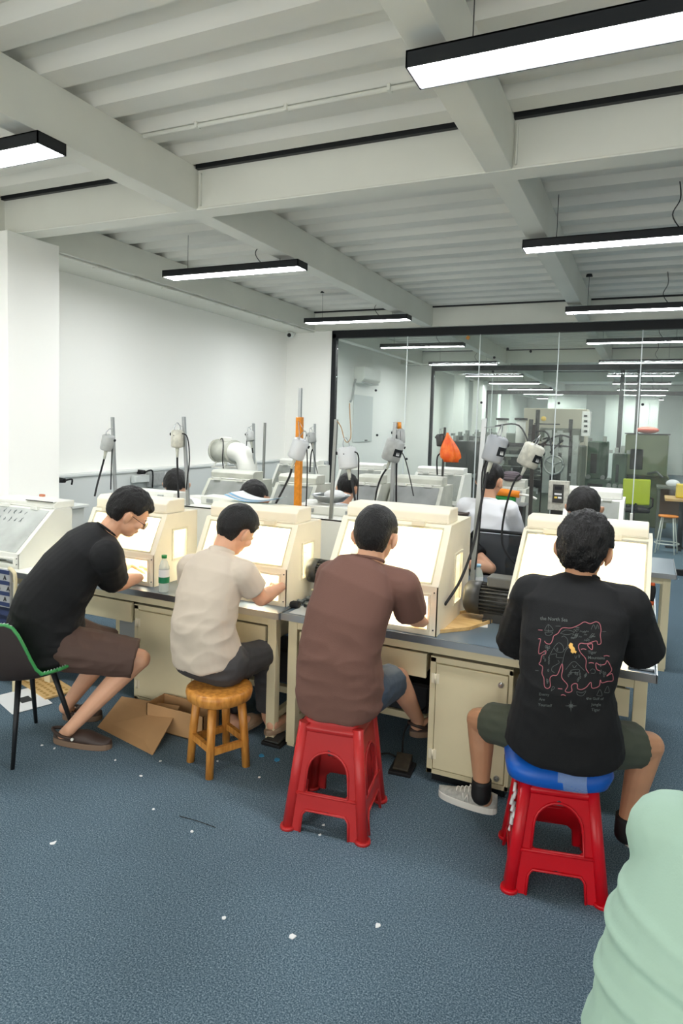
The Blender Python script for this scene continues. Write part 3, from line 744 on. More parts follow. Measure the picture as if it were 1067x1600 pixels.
# --- man 4, black map-print shirt
J = seated(-.235, 2.73, 0, seat=.50, lean=.06, sh_w=.185)
J.update(spine=[V(-.235, 2.71, .57), V(-.235, 2.67, .78), V(-.225, 2.70, 1.0), V(-.21, 2.79, 1.215)],
         shL=V(-.39, 2.78, 1.125), shR=V(-.035, 2.78, 1.125), head=V(-.205, 2.81, 1.345), hrot=(-.12, -.35, .05),
         elL=aY(806, 1005, 2.98), elR=aY(1003, 1018, 2.93), wrL=V(-.36, 3.30, .85), wrR=V(-.12, 3.30, .85), tipL=V(-.3, 3.42, .83), tipR=V(-.2, 3.42, .83),
         hipL=V(-.33, 2.74, .575), hipR=V(-.13, 2.74, .575), knL=aY(748, 1125, 2.97), knR=aY(1015, 1165, 2.93), anL=aY(752, 1232, 2.98), anR=aY(978, 1290, 2.95),
         heelL=aZ(776, 1272, 0), toeL=aZ(686, 1240, 0), heelR=aZ(1002, 1330, 0), toeR=aZ(962, 1322, 0) + V(.03, .12, 0))
BIG = [(-.06, .20, .155), (.0, .225, .165), (.15, .212, .155), (.4, .175, .135), (.62, .19, .13), (.8, .205, .118), (.93, .15, .09), (1.0, .08, .066)]
P4, SH4 = person('person in black map print T-shirt, sitting on the blue cushioned red stool', J, BLACK_T, OLIVE, M_SKIN2, prof=BIG, sleeve=1.0, sl_r=(.086, .088, .08), short_t=.76, thigh=(.098, .086),
                 hair=dict(vol=.030, mess=.010, seed=3, nape=-.95, fringe=.2), wr_amp=.005, wseed=4, head_s=1.12)
# socks
for k in 'LR':
    m_ = MB(); m_.capsule(J['an' + k] + V(0, 0, .045), J['an' + k] - V(0, 0, .03), .044, .046, flat_a=True); m_.build('sock', M_RUB, P4)
# --- man 3, brown shirt
J = seated(-1.215, 2.76, 0, seat=.50, lean=.07, sh_w=.185)
J.update(spine=[V(-1.215, 2.73, .535), V(-1.21, 2.69, .76), V(-1.18, 2.72, .98), V(-1.125, 2.80, 1.18)],
         shL=V(-1.31, 2.80, 1.085), shR=V(-.955, 2.80, 1.085), head=V(-1.115, 2.85, 1.305), hrot=(.02, -.32, .02),
         elL=aY(505, 975, 2.95), elR=aY(643, 962, 2.93), wrL=V(-1.33, 3.20, .86), wrR=aY(660, 972, 3.16), tipL=V(-1.27, 3.32, .84), tipR=V(-1.05, 3.32, .84),
         hipL=V(-1.31, 2.78, .575), hipR=V(-1.10, 2.78, .575), knL=V(-1.38, 3.12, .53), knR=aY(622, 1060, 3.10), anL=V(-1.40, 3.3, .20), anR=aY(652, 1122, 3.36),
         heelL=V(-1.40, 3.28, .10), toeL=V(-1.41, 3.50, .13), heelR=aY(640, 1150, 3.34), toeR=aY(668, 1135, 3.34) + V(.06, .16, -.02))
P3, SH3 = person('person in brown T-shirt and dark shorts, sitting on the plain red stool', J, BROWN_T, DENIM, prof=[(-.05, .19, .155), (.0, .20, .16), (.12, .205, .158), (.35, .188, .14), (.6, .188, .13), (.8, .19, .118), (.93, .14, .09), (1.0, .08, .066)],
                 sleeve=.86, sl_r=(.078, .078, .07), short_t=.75, foot='clog', head_s=1.12, hair=dict(vol=.019, mess=.003, seed=1, nape=-.88), wr_amp=.0042, wfn=low(.74), wseed=9)
# --- man 2, beige polo
J = seated(-2.06, 2.88, -.15, seat=.43, lean=.10, sh_w=.18)
J.update(spine=[V(-2.05, 2.86, .545), V(-2.06, 2.83, .70), V(-2.06, 2.87, .88), V(-2.045, 2.96, 1.095)],
         shL=V(-2.25, 2.97, .985), shR=V(-1.88, 2.92, 1.005), head=V(-1.995, 3.04, 1.225), hrot=(-.32, -.68, .10),
         elL=V(-2.29, 3.04, .76), elR=aY(408, 935, 3.03), wrL=V(-2.22, 3.30, .86), wrR=aY(437, 918, 3.20), tipL=V(-2.15, 3.42, .84), tipR=aY(428, 905, 3.34),
         hipL=V(-2.15, 2.90, .51), hipR=V(-1.95, 2.88, .51), knL=V(-2.1, 3.28, .50), knR=aY(415, 1020, 3.20), anL=aY(362, 1122, 3.35), anR=aY(418, 1118, 3.30),
         heelL=aZ(358, 1150, 0.03), toeL=aZ(372, 1142, 0.03) + V(.03, .2, 0), heelR=aZ(415, 1150, .05), toeR=aZ(440, 1138, .05) + V(.01, .18, 0))
P2, SH2 = person('person in beige polo shirt and charcoal trousers, sitting on the wooden stool', J, BEIGE_T, GREY_P, prof=[(-.03, .185, .145), (.03, .19, .15), (.15, .185, .145), (.4, .175, .13), (.65, .182, .125), (.82, .185, .115), (.94, .13, .09), (1.0, .078, .066)],
                 sleeve=.62, sl_r=(.078, .072, .07), bottom='trousers', thigh=(.105, .09), foot='slipper', head_s=1.12, hair=dict(vol=.019, mess=.003, seed=5, nape=-.9), wr_amp=.0062, wfn=low(.72), wseed=14, pelvis=1.22, collar=True)
# --- man 1, black shirt with glasses
J = seated(-2.93, 2.66, -.6, seat=.46, lean=.12, sh_w=.21)
J.update(spine=[V(-2.97, 2.62, .50), V(-2.95, 2.62, .74), V(-2.84, 2.70, .97), V(-2.72, 2.82, 1.165)],
         shL=V(-2.96, 2.90, 1.07), shR=V(-2.58, 2.68, 1.06), head=V(-2.62, 2.90, 1.285), hrot=(-.75, -.62, .12),
         elL=V(-2.98, 3.08, .82), elR=aY(178, 912, 2.97), wrL=V(-2.98, 3.28, .86), wrR=aY(216, 903, 3.14), tipL=V(-2.93, 3.38, .84), tipR=aY(208, 893, 3.26),
         hipL=V(-2.98, 2.72, .56), hipR=V(-2.90, 2.56, .56), knL=V(-2.82, 2.98, .43), knR=aY(219, 1030, 2.84), anL=aZ(102, 1105, .10), anR=aZ(110, 1138, .10),
         heelL=aZ(98, 1122, 0), toeL=aZ(98, 1122, 0) + V(.21, .10, 0), heelR=aZ(84, 1158, 0), toeR=aZ(174, 1170, 0))
P1, SH1 = person('person with glasses, black T-shirt and brown shorts, sitting on the green chair', J, BLACK_T, BROWN_S, prof=[(-.10, .225, .20), (.0, .24, .21), (.15, .225, .20), (.4, .215, .185), (.62, .22, .165), (.8, .22, .14), (.93, .155, .10), (1.0, .085, .07)],
                 sleeve=.78, sl_r=(.092, .088, .07), short_t=.95, thigh=(.13, .108), foot='clog', head_s=1.14, hair=dict(vol=.020, mess=.006, seed=8, nape=-.8), wr_amp=.006, wfn=low(.72), wseed=21, glasses=True, arm=(.06, .052, .034))
# --- mint shirt, close to the camera
J = seated(.24, 1.36, -.25, seat=.42, lean=.14, sh_w=.20)
J.update(spine=[V(.205, 1.34, .36), V(.195, 1.32, .58), V(.22, 1.38, .83), V(.29, 1.48, 1.05)], shL=V(.10, 1.46, .985), shR=V(.46, 1.40, .99), head=V(.45, 1.58, 1.19), hrot=(-.9, -.5, .35),
         elL=V(.20, 1.60, .80), wrL=V(.36, 1.85, .66), tipL=V(.42, 1.94, .64))
def mintfold(c):
    return (2.4 * math.exp(-((c.z - .62) / .10) ** 2) + 1.2 * math.exp(-((c.z - .90) / .08) ** 2) * sstep(.15, .3, c.x) + .4)
PM, SHM = person('person in a mint green T-shirt at the bottom right corner, cut off by the frame', J, MINT_T, GREY_P, prof=[(-.05, .238, .18), (.0, .24, .18), (.2, .243, .175), (.45, .242, .165), (.65, .238, .155), (.82, .225, .145), (.94, .17, .12), (1.0, .10, .08)],
                 sleeve=.9, sl_r=(.095, .085, .08), wr_amp=.0045, wfn=mintfold, wseed=2, vox=.007)
SHM.data.update(); nrm = [v.normal.copy() for v in SHM.data.vertices]; cos = [v.co.copy() for v in SHM.data.vertices]
for v, c, n in zip(SHM.data.vertices, cos, nrm):
    g = lambda z0, k, w_: math.exp(-((c.z - (z0 - k * (c.x + .03) + .03 * math.sin(c.x * 9))) / w_) ** 2)
    d = .008 * g(.85, .30, .011) - .006 * g(.828, .30, .012) + .009 * g(.765, .22, .012) - .007 * g(.742, .22, .013) + .006 * g(.92, .45, .010) * (c.x < .12)
    d += (.0045 * math.sin((c.z * 1.2 + c.x * .8) * 70)) * math.exp(-((c.x - .30) / .10) ** 2 - ((c.z - .93) / .08) ** 2)
    v.co = c + n * d
SHM.data.update()
# --- background people
def bgperson(label, J, sh, **k):
    return person(label, J, sh, GREY_P, vox=.011, group=None, wr_amp=.004, hair=dict(vol=.018, mess=.005, sub=5, seed=len(label)), foot='slipper', hands=False, **k)
h = aY(772, 752, 5.2); J = seated(h.x - .03, 5.05, .0, seat=.52, lean=.08, sit=.72, sh_w=.165, hrot=(-.3, -.25, 0), head_f=.06); dz = h.z - J['head'].z
bgperson('person in white T-shirt on the black mesh chair, back turned', J, WHITE_T, sleeve=.75, head_s=1.15)
h = aY(548, 757, 5.3); J = seated(h.x, 5.05, .0, seat=.46, lean=.10, sit=.62, hrot=(0, -.35, 0), head_f=.09)
bgperson('person in white T-shirt, back turned, behind the grinder near the steel bowl', J, WHITE_T, sleeve=.75)
for px, py, Y, cl, lb in ((275, 757, 4.6, WHITE_T, 'person with black hair bent forward behind the white hood at the left'), (397, 777, 4.4, BLACK_T, 'person with black hair bent forward behind the blue sheets'),
                          (912, 793, 4.5, BLACK_T, 'person with black hair behind the large hood of the map print man')):
    h = aY(px, py, Y); J = seated(h.x, Y + .28, PI, seat=.40, lean=.20, sit=.40, hrot=(PI + (.5 if px < 300 else 0), -.95, 0), hand_z=.80, reach=.25)
    off = h - J['head']
    for k in ('head', 'shL', 'shR'): J[k] = J[k] + V(off.x, off.y * .7, off.z)
    J['spine'][-1] += V(0, off.y * .7, off.z); J['spine'][-2] += V(0, 0, off.z * .6)
    for k in ('elL', 'elR'): J[k] = J[k] + V(0, 0, off.z)
    bgperson(lb, J, cl, sleeve=.8, head_s=1.2)
J = seated(-1.35, 4.95, PI, seat=.40, lean=.26, sit=.22, hrot=(PI, -1.2, 0), hand_z=.80, reach=.12)
e = aY(766, 888, 4.72); J['elL'] = e; J['shL'] = e + V(-.20, .12, .12); J['wrL'] = e + V(-.22, -.02, .02); J['tipL'] = J['wrL'] + V(-.1, -.03, -.01)
bgperson('person in black, of whom only the bent elbow shows between the two right hoods', J, BLACK_T, sleeve=.5)
# ================================================================== STOOLS AND CHAIRS
def plastic_stool(x, y, rz, m, label, b=.185, tp=.132, H=.47):
    t = thing('plastic_stool', label, 'stool', (x, y, 0), rz)
    def half(z): return b + (tp - b) * (z / H)
    f = MB()
    zs = [0, .035, .05, .075, .095, .105, .13, .165, .175, .19] + [.19 + .012 * k for k in range(1, 20)]
    zs = sorted(set([z for z in zs if z < H - .03] + [H - .02]))
    def hole(z):
        if z < .10: return .60 * (1 - .25 * sstep(.07, .10, z))
        if z < .17: return 0
        if z < .36: return .60 * math.sqrt(max(1 - (max(z - .27, 0) / .09) ** 2, 0)) * sstep(.155, .185, z) if z > .27 else .60 * (.8 + .2 * sstep(.17, .19, z))
        return 0
    th = .006
    for q in range(4):
        R_ = Matrix.Rotation(q * PI / 2, 4, 'Z')
        for i in range(len(zs) - 1):
            z0, z1 = zs[i], zs[i + 1]
            h0, h1 = hole(z0 + 1e-4), hole(z1 - 1e-4)
            for sg in (-1, 1):
                def P(u, z, d): hh = half(z); return R_ @ V(u * hh * sg, -(hh - d), z)
                vs = [P(h0, z0, 0), P(.93, z0, 0), P(.93, z1, 0), P(h1, z1, 0), P(h0, z0, th), P(.93, z0, th), P(.93, z1, th), P(h1, z1, th)]
                f.add(vs, [(0, 1, 2, 3), (7, 6, 5, 4), (0, 4, 5, 1), (3, 2, 6, 7), (0, 3, 7, 4), (1, 5, 6, 2)])
        # raised rib round the arch, foot and cross bar edge
        rb = [R_ @ V(u * half(z), -(half(z) + .002), z) for u, z in [(-.60, .175), (-.60, .27)] + [(-.60 * math.cos(a), .27 + .09 * math.sin(a)) for a in [PI * k / 12 for k in range(1, 12)]] + [(.60, .27), (.60, .175)]]
        f.tube(rb + [rb[0]], .0055, 8)
        rb = [R_ @ V(u * half(z), -(half(z) + .002), z) for u, z in [(-.60, .0), (-.60, .075), (-.52, .098), (.52, .098), (.60, .075), (.60, 0)]]
        f.tube(rb, .0055, 8)
        f.tube([R_ @ V(u * half(.168), -(half(.168) + .001), .168) for u in (-.93, .93)], .007, 8)
        c0 = R_ @ V(.93 * half(0), -half(0) * .93, 0); c1 = R_ @ V(.93 * half(H), -half(H) * .93, H - .01)
        f.tube([c0, c1], [.026, .024], 14)
        f.tube([c0 + V(0, 0, -.0), c0 + V(0, 0, .014)], [.036, .034], 14)
    f.build('leg_frame', m, t)
    s_ = MB(); pr = [(half(H - .04) + .006, H - .045), (half(H - .04) + .008, H - .022), (tp - .008, H - .018), (tp - .006, H - .004), (tp - .014, H)]
    R = []
    for r_, z in pr + [(.03, H - .002)]:
        ring = []
        for j in range(32):
            a = 2 * PI * j / 32; c_, n_ = math.cos(a), math.sin(a); e = .28
            ring.append(V(r_ * math.copysign(abs(c_) ** e, c_), r_ * math.copysign(abs(n_) ** e, n_), z))
        R.append(ring)
    s_.rings(R, True, True); s_.build('seat', m, t)
    return t
plastic_stool(-1.215, 2.715, .15, M_RED, 'plain red plastic stool under the man in the brown shirt', H=.485)
S4 = plastic_stool(-.262, 2.77, .22, M_RED2, 'bright red plastic stool under the blue cushion', H=.43)
tp = MB()
for k in range(7): tp.tube([V(-.158 + .006 * math.sin(k * 2.1), -.03 + .006 * k, .36 - k * .03), V(-.168 + .006 * math.sin(k * 1.7 + 1), -.055 + .004 * k, .335 - k * .03)], .007, 6)
tp.build('white_tape', M_PAPER, S4)
cu = MB()
R = []
for z, r_ in ((-.012, .150), (.004, .176), (.035, .186), (.064, .176), (.078, .15), (.08, .05)):
    ring = []
    for j in range(40):
        a = 2 * PI * j / 40; c_, n_ = math.cos(a), math.sin(a); e = .55
        k = r_ * (1 + .03 * math.sin(3 * a + z * 30)); ring.append(V(1.12 * k * math.copysign(abs(c_) ** e, c_), .93 * k * math.copysign(abs(n_) ** e, n_), z - .012 * abs(c_) ** 3 * (z < .02)))
    R.append(ring)
cu.rings(R, True, True)
CT = thing('seat_cushion', 'blue vinyl cushion taped with clear tape on top of the bright red stool', 'cushion', (-.262, 2.755, .432), .22)
cu.build('cushion_pad', M_BLUE, CT)
tb = MB()
for x0_, w_ in ((-.01, .055), (.045, .05)):
    R = []
    for u in (0, 1):
        R.append([V(x0_ + u * w_ + .004 * math.sin(k * 1.9), yy, zz) for k, (yy, zz) in enumerate([(-.140, -.016), (-.168, .004), (-.1755, .036), (-.168, .064), (-.148, .078), (-.10, .0835), (-.06, .084)])])
    n = len(R[0]); tb.add(R[0] + R[1], [(i, i + 1, n + i + 1, n + i) for i in range(n - 1)], True)
tape_o = tb.build('clear_tape', mat('clear_tape', (190, 215, 240), .12, alpha=.35, bump=.9, bscale=50), CT)
# wooden stool
t = thing('wooden_stool', 'round varnished wooden stool under the man in the beige polo', 'stool', (-1.955, 2.835, 0), .32)
s_ = MB(); R = []
for z, r_ in ((.358, .150), (.366, .163), (.400, .170), (.418, .166), (.424, .155), (.425, .05)):
    R.append([V(math.cos(a) * r_ * (1 + .02 * math.sin(2 * a + 1) - (.05 * math.exp(-((a - 4.3) / .3) ** 2) if z < .41 else 0)), math.sin(a) * r_ * (1 + .02 * math.sin(3 * a)), z) for a in [2 * PI * j / 48 for j in range(48)]])
s_.rings(R, True, True); s_.build('seat', M_WOOD, t)
for k in range(4):
    a = PI / 4 + k * PI / 2 + PI / 4
    g = MB(); g.tube([(math.cos(a) * .115, math.sin(a) * .115, .375), (math.cos(a) * .135, math.sin(a) * .135, .2), (math.cos(a) * .15, math.sin(a) * .15, 0)], [.024, .022, .021], 12); g.build('leg', M_WOOD, t)
for k in range(4):
    a = PI / 2 + k * PI / 2; b_ = a + PI / 2; g = MB(); z_ = .13 + .015 * (k % 2)
    p_, q_ = V(math.cos(a) * .142, math.sin(a) * .142, z_), V(math.cos(b_) * .142, math.sin(b_) * .142, z_)
    d_ = (q_ - p_); M_ = Matrix.Translation((p_ + q_) / 2) @ Matrix.Rotation(math.atan2(d_.y, d_.x), 4, 'Z'); L_ = d_.length / 2
    g.box(-L_, L_, -.011, .011, -.017, .017, M_); g.build('stretcher', M_WOOD, t)
# green chair
GC = thing('shell_chair', 'green padded shell chair with dark back and black legs at the left edge', 'chair', (-3.0, 2.515, 0), -.13)
def shell_pt(a, k, off=0):
    # a: angle, -pi/2 = back; k 0 centre .. 1 rim
    back = sstep(.28, .78, -math.sin(a)); hgt = .015 + .27 * back
    if k <= .7: r_ = .21 * k / .7; z = .445 + .02 * (k / .7) ** 3
    else:
        u = (k - .7) / .3; r_ = .21 + .055 * math.sin(u * PI / 2); z = .465 + hgt * (1 - math.cos(u * PI / 2)) if u < 1 else .465 + hgt
    return V(math.cos(a) * (r_ + off) * 1.02, math.sin(a) * (r_ + off), z - off * (1 if k < .75 else .2))
def shell(off, m, name):
    b_ = MB(); A = 48; K = 14; vs = []; fs = []
    for i in range(K + 1):
        for j in range(A): vs.append(shell_pt(2 * PI * j / A, i / K if i else .01, off))
    for i in range(K):
        for j in range(A): fs.append((i * A + j, i * A + (j + 1) % A, (i + 1) * A + (j + 1) % A, (i + 1) * A + j))
    fs.append(list(range(A))); b_.add(vs, fs, True); return b_.build(name, m, GC)
shell(0, M_GREEN, 'seat_pad'); shell(.018, M_SHELL, 'outer_shell')
pp = MB(); pp.tube([shell_pt(2 * PI * j / 64, 1, .009) + V(0, 0, .001) for j in range(65)], .010, 8); pp.build('piping', M_GREEN, GC)
st = MB()
for j in range(100):
    q = shell_pt(2 * PI * j / 100, 1, .012) + V(0, 0, .009); q2 = shell_pt(2 * PI * (j + .45) / 100, 1, .002) + V(0, 0, .009); st.tube([q, q2], .0022, 5)
st.build('stitching', M_PAPER, GC)
for a_ in (-.785, -2.356, .785, 2.356):
    g = MB(); g.tube([(math.cos(a_) * .13, math.sin(a_) * .13, .44), (math.cos(a_) * .27, math.sin(a_) * .27, 0)], [.016, .010], 12); g.build('leg', M_BLACK, GC)
# striped chair at the far left
SCH = thing('striped_chair', 'chair with a blue and grey striped backrest at the far left edge', 'chair', (aY(10, 1000, 2.96).x - .16, 2.96, 0), 0)
b_ = MB(); b_.box(-.26, .19, 0, .03, .55, .80); bk = b_.build('backrest', mat('stripe_grey', (168, 170, 172), .8), SCH, bevel=.012)
b_ = MB()
for z in (.575, .645, .715, .785): b_.box(-.261, .191, -.002, .0, z - .013, z + .013)
b_.build('navy_stripe', mat('stripe_navy', (44, 58, 96), .8), bk)
b_ = MB()
for z in (.61, .68, .75):
    for k in range(5):
        x = -.2 + k * .085 + (.03 if z == .68 else 0)
        b_.tube([(x, -.003, z - .013), (x + .012, -.003, z + .014), (x + .022, -.003, z - .013)], .0028, 5); b_.tube([(x + .005, -.003, z - .002), (x + .018, -.003, z - .004)], .002, 5)
b_.build('print', M_BLACK, bk)
b_ = MB()
for sgn in (1, -1): b_.tube([(.02 + sgn * .21 - .02, .015, 0), (.02 + sgn * .22 - .02, .015, .45), (.02 + sgn * .225 - .02, .015, .60), (sgn * .225, .015, .76), (sgn * .20, .015, .80), (sgn * .17, .015, .81)], .012, 10, sub=5)
b_.build('tube_frame', M_CREAM, SCH)
b_ = MB(); b_.box(-.22, .2, .03, .43, .42, .46); b_.build('seat', mat('stripe_navy', (44, 58, 96), .8), SCH, bevel=.01)
# mesh office chair of the white shirt man
h = aY(783, 845, 4.88)
MC = thing('office_chair', 'black mesh office chair under the man in white, between the hoods', 'chair', (h.x, 4.84, 0), 0)
b_ = MB(); b_.tube([(-.2, 0, .74), (-.21, -.01, 1.02), (-.18, -.015, 1.06), (.18, -.015, 1.06), (.21, -.01, 1.02), (.2, 0, .74), (-.2, 0, .74)], .013, 8); b_.build('back_frame', M_BLACK, MC)
b_ = MB(); b_.box(-.19, .19, -.008, -.004, .75, 1.04); b_.build('mesh_back', mat('chair_mesh', (60, 64, 68), .8, alpha=.75), MC)
b_ = MB(); b_.box(-.22, .22, .04, .42, .40, .45); b_.build('seat', M_BLACK, MC, bevel=.015)
b_ = MB(); b_.cyl((0, .2, .06), (0, .2, .40), .025); b_.tube([(0, .0, .74), (0, -.01, .45), (0, .2, .41)], .016, 8)
for k in range(5): b_.tube([(0, .2, .09), (.25 * math.cos(k * 1.257), .2 + .25 * math.sin(k * 1.257), .06)], .015, 8)
for k in range(5): b_.ell((.25 * math.cos(k * 1.257), .2 + .25 * math.sin(k * 1.257), .028), (.028, .028, .028))
b_.build('base', M_BLACK, MC)
# ================================================================== MAP PRINT on the shirt
bv = BVHTree.FromObject(SH4, bpy.context.evaluated_depsgraph_get())
CAMO = V(0, 0, CAM_H)
def onshirt(px, py, lift=.0012):
    d = ray(px, py).normalized(); r_ = bv.ray_cast(CAMO, d)
    if r_[0] is None: return None
    n_ = r_[1]; n_ = n_ if n_.dot(d) < 0 else -n_
    return r_[0] + n_ * lift, n_
def print_lines(name, lines, m, wpx=.45):
    b_ = MB()
    for L_ in lines:
        pts = spline([V(p[0], p[1], 0) for p in L_], 5) if len(L_) > 2 else [V(p[0], p[1], 0) for p in L_]
        q = []
        for i, p in enumerate(pts):
            t_ = (pts[min(i + 1, len(pts) - 1)] - pts[max(i - 1, 0)]); t_ = t_.normalized() if t_.length else V(1, 0, 0); nn = V(-t_.y, t_.x, 0) * wpx
            a_ = onshirt(*(p + nn)[:2]); c_ = onshirt(*(p - nn)[:2])
            if a_ is None or c_ is None: continue
            q.append((a_[0], c_[0]))
        if len(q) > 1:
            b_.add([v for pr in q for v in pr], [(2 * i, 2 * i + 1, 2 * i + 3, 2 * i + 2) for i in range(len(q) - 1)])
    return b_.build(name, m, SH4)
C = lambda pts: [(820 + x / 6.669, 940 + y / 6.669) for x, y in pts]
M_PK = mat('print_pink', (176, 104, 112), .8); M_GP = mat('print_grey', (92, 98, 96), .8); M_GPD = mat('print_dark_grey', (66, 70, 70), .8)
print_lines('coast_print', [C(l) for l in (
    [(140, 390), (165, 395), (150, 470), (150, 545), (215, 510), (215, 545), (180, 560), (165, 620), (150, 650), (185, 680), (180, 750), (200, 800), (205, 880), (235, 905), (265, 880), (262, 800), (290, 770), (340, 760), (385, 650), (395, 700), (385, 790), (445, 870), (420, 930), (455, 945), (490, 930), (485, 880), (510, 855), (545, 860), (550, 905), (590, 915), (640, 890), (685, 840), (700, 900), (770, 880), (785, 815), (800, 845), (860, 830), (915, 820), (905, 750), (850, 775), (900, 720), (890, 670), (855, 615), (835, 650), (780, 660), (740, 640), (745, 700), (780, 720)],
    [(205, 410), (225, 435), (265, 440), (290, 400), (300, 360), (345, 330), (390, 275), (480, 275), (560, 245), (620, 212), (680, 230), (740, 210), (780, 235), (792, 300), (785, 350), (792, 430), (760, 445), (745, 410), (690, 425), (640, 440), (580, 435), (558, 470), (580, 530), (635, 600), (635, 690), (665, 745)],
    [(650, 450), (700, 440), (700, 500), (670, 480), (650, 450)], [(345, 905), (390, 910)], [(375, 975), (400, 970), (425, 980)], [(585, 498), (610, 492), (640, 500)], [(820, 568), (850, 562), (880, 570)], [(140, 295), (185, 298)], [(665, 640), (690, 636), (718, 642)])], M_PK, .55)
random.seed(3)
gl = [[(205, 300), (245, 240), (295, 300), (205, 300)], [(210, 320), (290, 320), (265, 350), (225, 350), (210, 320)], [(245, 235), (245, 320)], [(370, 330), (430, 295), (515, 320), (440, 345), (370, 330)],
      [(380, 370), (410, 360), (445, 400), (440, 470), (400, 510)], [(300, 480), (350, 430), (395, 460), (400, 520), (340, 525), (300, 480)], [(245, 590), (290, 500), (310, 480)], [(275, 550), (330, 545), (330, 580), (400, 585)],
      [(455, 475), (420, 520), (400, 600), (388, 650)], [(345, 610), (355, 640), (290, 680), (280, 720), (310, 740)], [(425, 710), (480, 640), (520, 625), (560, 660), (620, 720)], [(480, 715), (560, 705), (560, 735), (480, 735), (480, 715)],
      [(495, 660), (515, 690), (540, 660)], [(540, 935), (590, 950), (635, 930), (600, 980), (550, 970), (540, 935)], [(745, 975), (780, 915), (800, 980), (745, 975)], [(825, 945), (860, 880), (875, 945), (825, 945)], [(275, 930), (290, 885), (310, 900), (275, 930)],
      [(805, 312), (845, 312)], [(110, 716), (145, 720)], [(320, 255), (372, 257)], [(690, 290), (715, 240), (735, 290)], [(740, 285), (755, 240), (770, 285)], [(680, 720), (700, 700), (730, 715), (725, 745), (690, 745)], [(520, 560), (530, 590), (545, 560)], [(560, 550), (565, 585), (575, 550)]]
for _ in range(30):
    cx, cy = random.choice([(560, 290), (620, 330), (540, 350), (640, 390), (720, 360), (500, 370)]); cx += random.uniform(-40, 40); cy += random.uniform(-22, 22); gl.append([(cx - 16, cy + 6), (cx - 6, cy - 8), (cx + 6, cy + 4), (cx + 15, cy - 5)])
for _ in range(34):
    cx, cy = random.choice([(230, 600), (240, 680), (215, 560), (560, 790), (620, 800), (540, 770), (460, 740), (660, 790), (800, 700), (830, 780), (240, 480), (330, 460), (240, 830)]); cx += random.uniform(-22, 22); cy += random.uniform(-40, 40); gl.append([(cx, cy - 15), (cx + 6, cy), (cx, cy + 16), (cx - 6, cy), (cx, cy - 15)])
print_lines('map_print', [C(l) for l in gl], M_GP, .3)
star = []
for k in range(8):
    a = k * PI / 4; r_ = 66 if k % 2 == 0 else 34; a2 = a + PI / 8
    star += [(480 + r_ * math.cos(a), 1085 + r_ * math.sin(a)), (480 + 14 * math.cos(a2), 1085 + 14 * math.sin(a2))]
def print_poly(name, pts, m):
    c0 = V(sum(p[0] for p in pts) / len(pts), sum(p[1] for p in pts) / len(pts), 0); P_ = [onshirt(*C([(c0.x, c0.y)])[0])[0]] + [onshirt(*C([p])[0])[0] for p in pts]
    b_ = MB(); n = len(pts); b_.add(P_, [(0, 1 + i, 1 + (i + 1) % n) for i in range(n)]); return b_.build(name, m, SH4)
try:
    print_poly('compass_print', star, M_GP)
    print_poly('figure_print', [(455, 455), (475, 428), (500, 440), (495, 460), (520, 485), (525, 510), (540, 520), (530, 538), (512, 530), (500, 540), (478, 525), (480, 500), (462, 480)], mat('print_yellow', (226, 178, 96), .8))
except Exception as ex_: print('print', ex_)
def print_text(txt, x, y, h, rot=0.0, sx=1.0):
    cu_ = bpy.data.curves.new('txt', 'FONT'); cu_.body = txt; cu_.size = 1; cu_.resolution_u = 2; cu_.offset = .012
    o_ = bpy.data.objects.new('txt', cu_); COL.objects.link(o_)
    dg = bpy.context.evaluated_depsgraph_get(); dg.update(); me = bpy.data.meshes.new_from_object(o_.evaluated_get(dg))
    bpy.data.objects.remove(o_, do_unlink=True)
    ok = True
    for v in me.vertices:
        u, w_ = v.co.x * h * sx, v.co.y * h; c_, s_ = math.cos(rot), math.sin(rot)
        r_ = onshirt(*C([(x + u * c_ + w_ * s_, y + u * s_ - w_ * c_)])[0], lift=.0015)
        if r_ is None: ok = False; break
        v.co = r_[0]
    if ok: link_mesh('lettering', me, M_GP, SH4)
print_text('the North Sea', 160, 190, 52, .07, .95); print_text('Tiger', 655, 540, 42, .03); print_text('Mountains', 655, 596, 42, .03)
print_text('Enemy', 148, 975, 40, .06); print_text('Are', 148, 1028, 40, .06); print_text('Yourself', 138, 1085, 42, .08)
print_text('the Gulf of', 640, 1020, 40, .03); print_text('Jungle', 690, 1082, 42, .04); print_text('Tiger', 690, 1138, 42, .04)
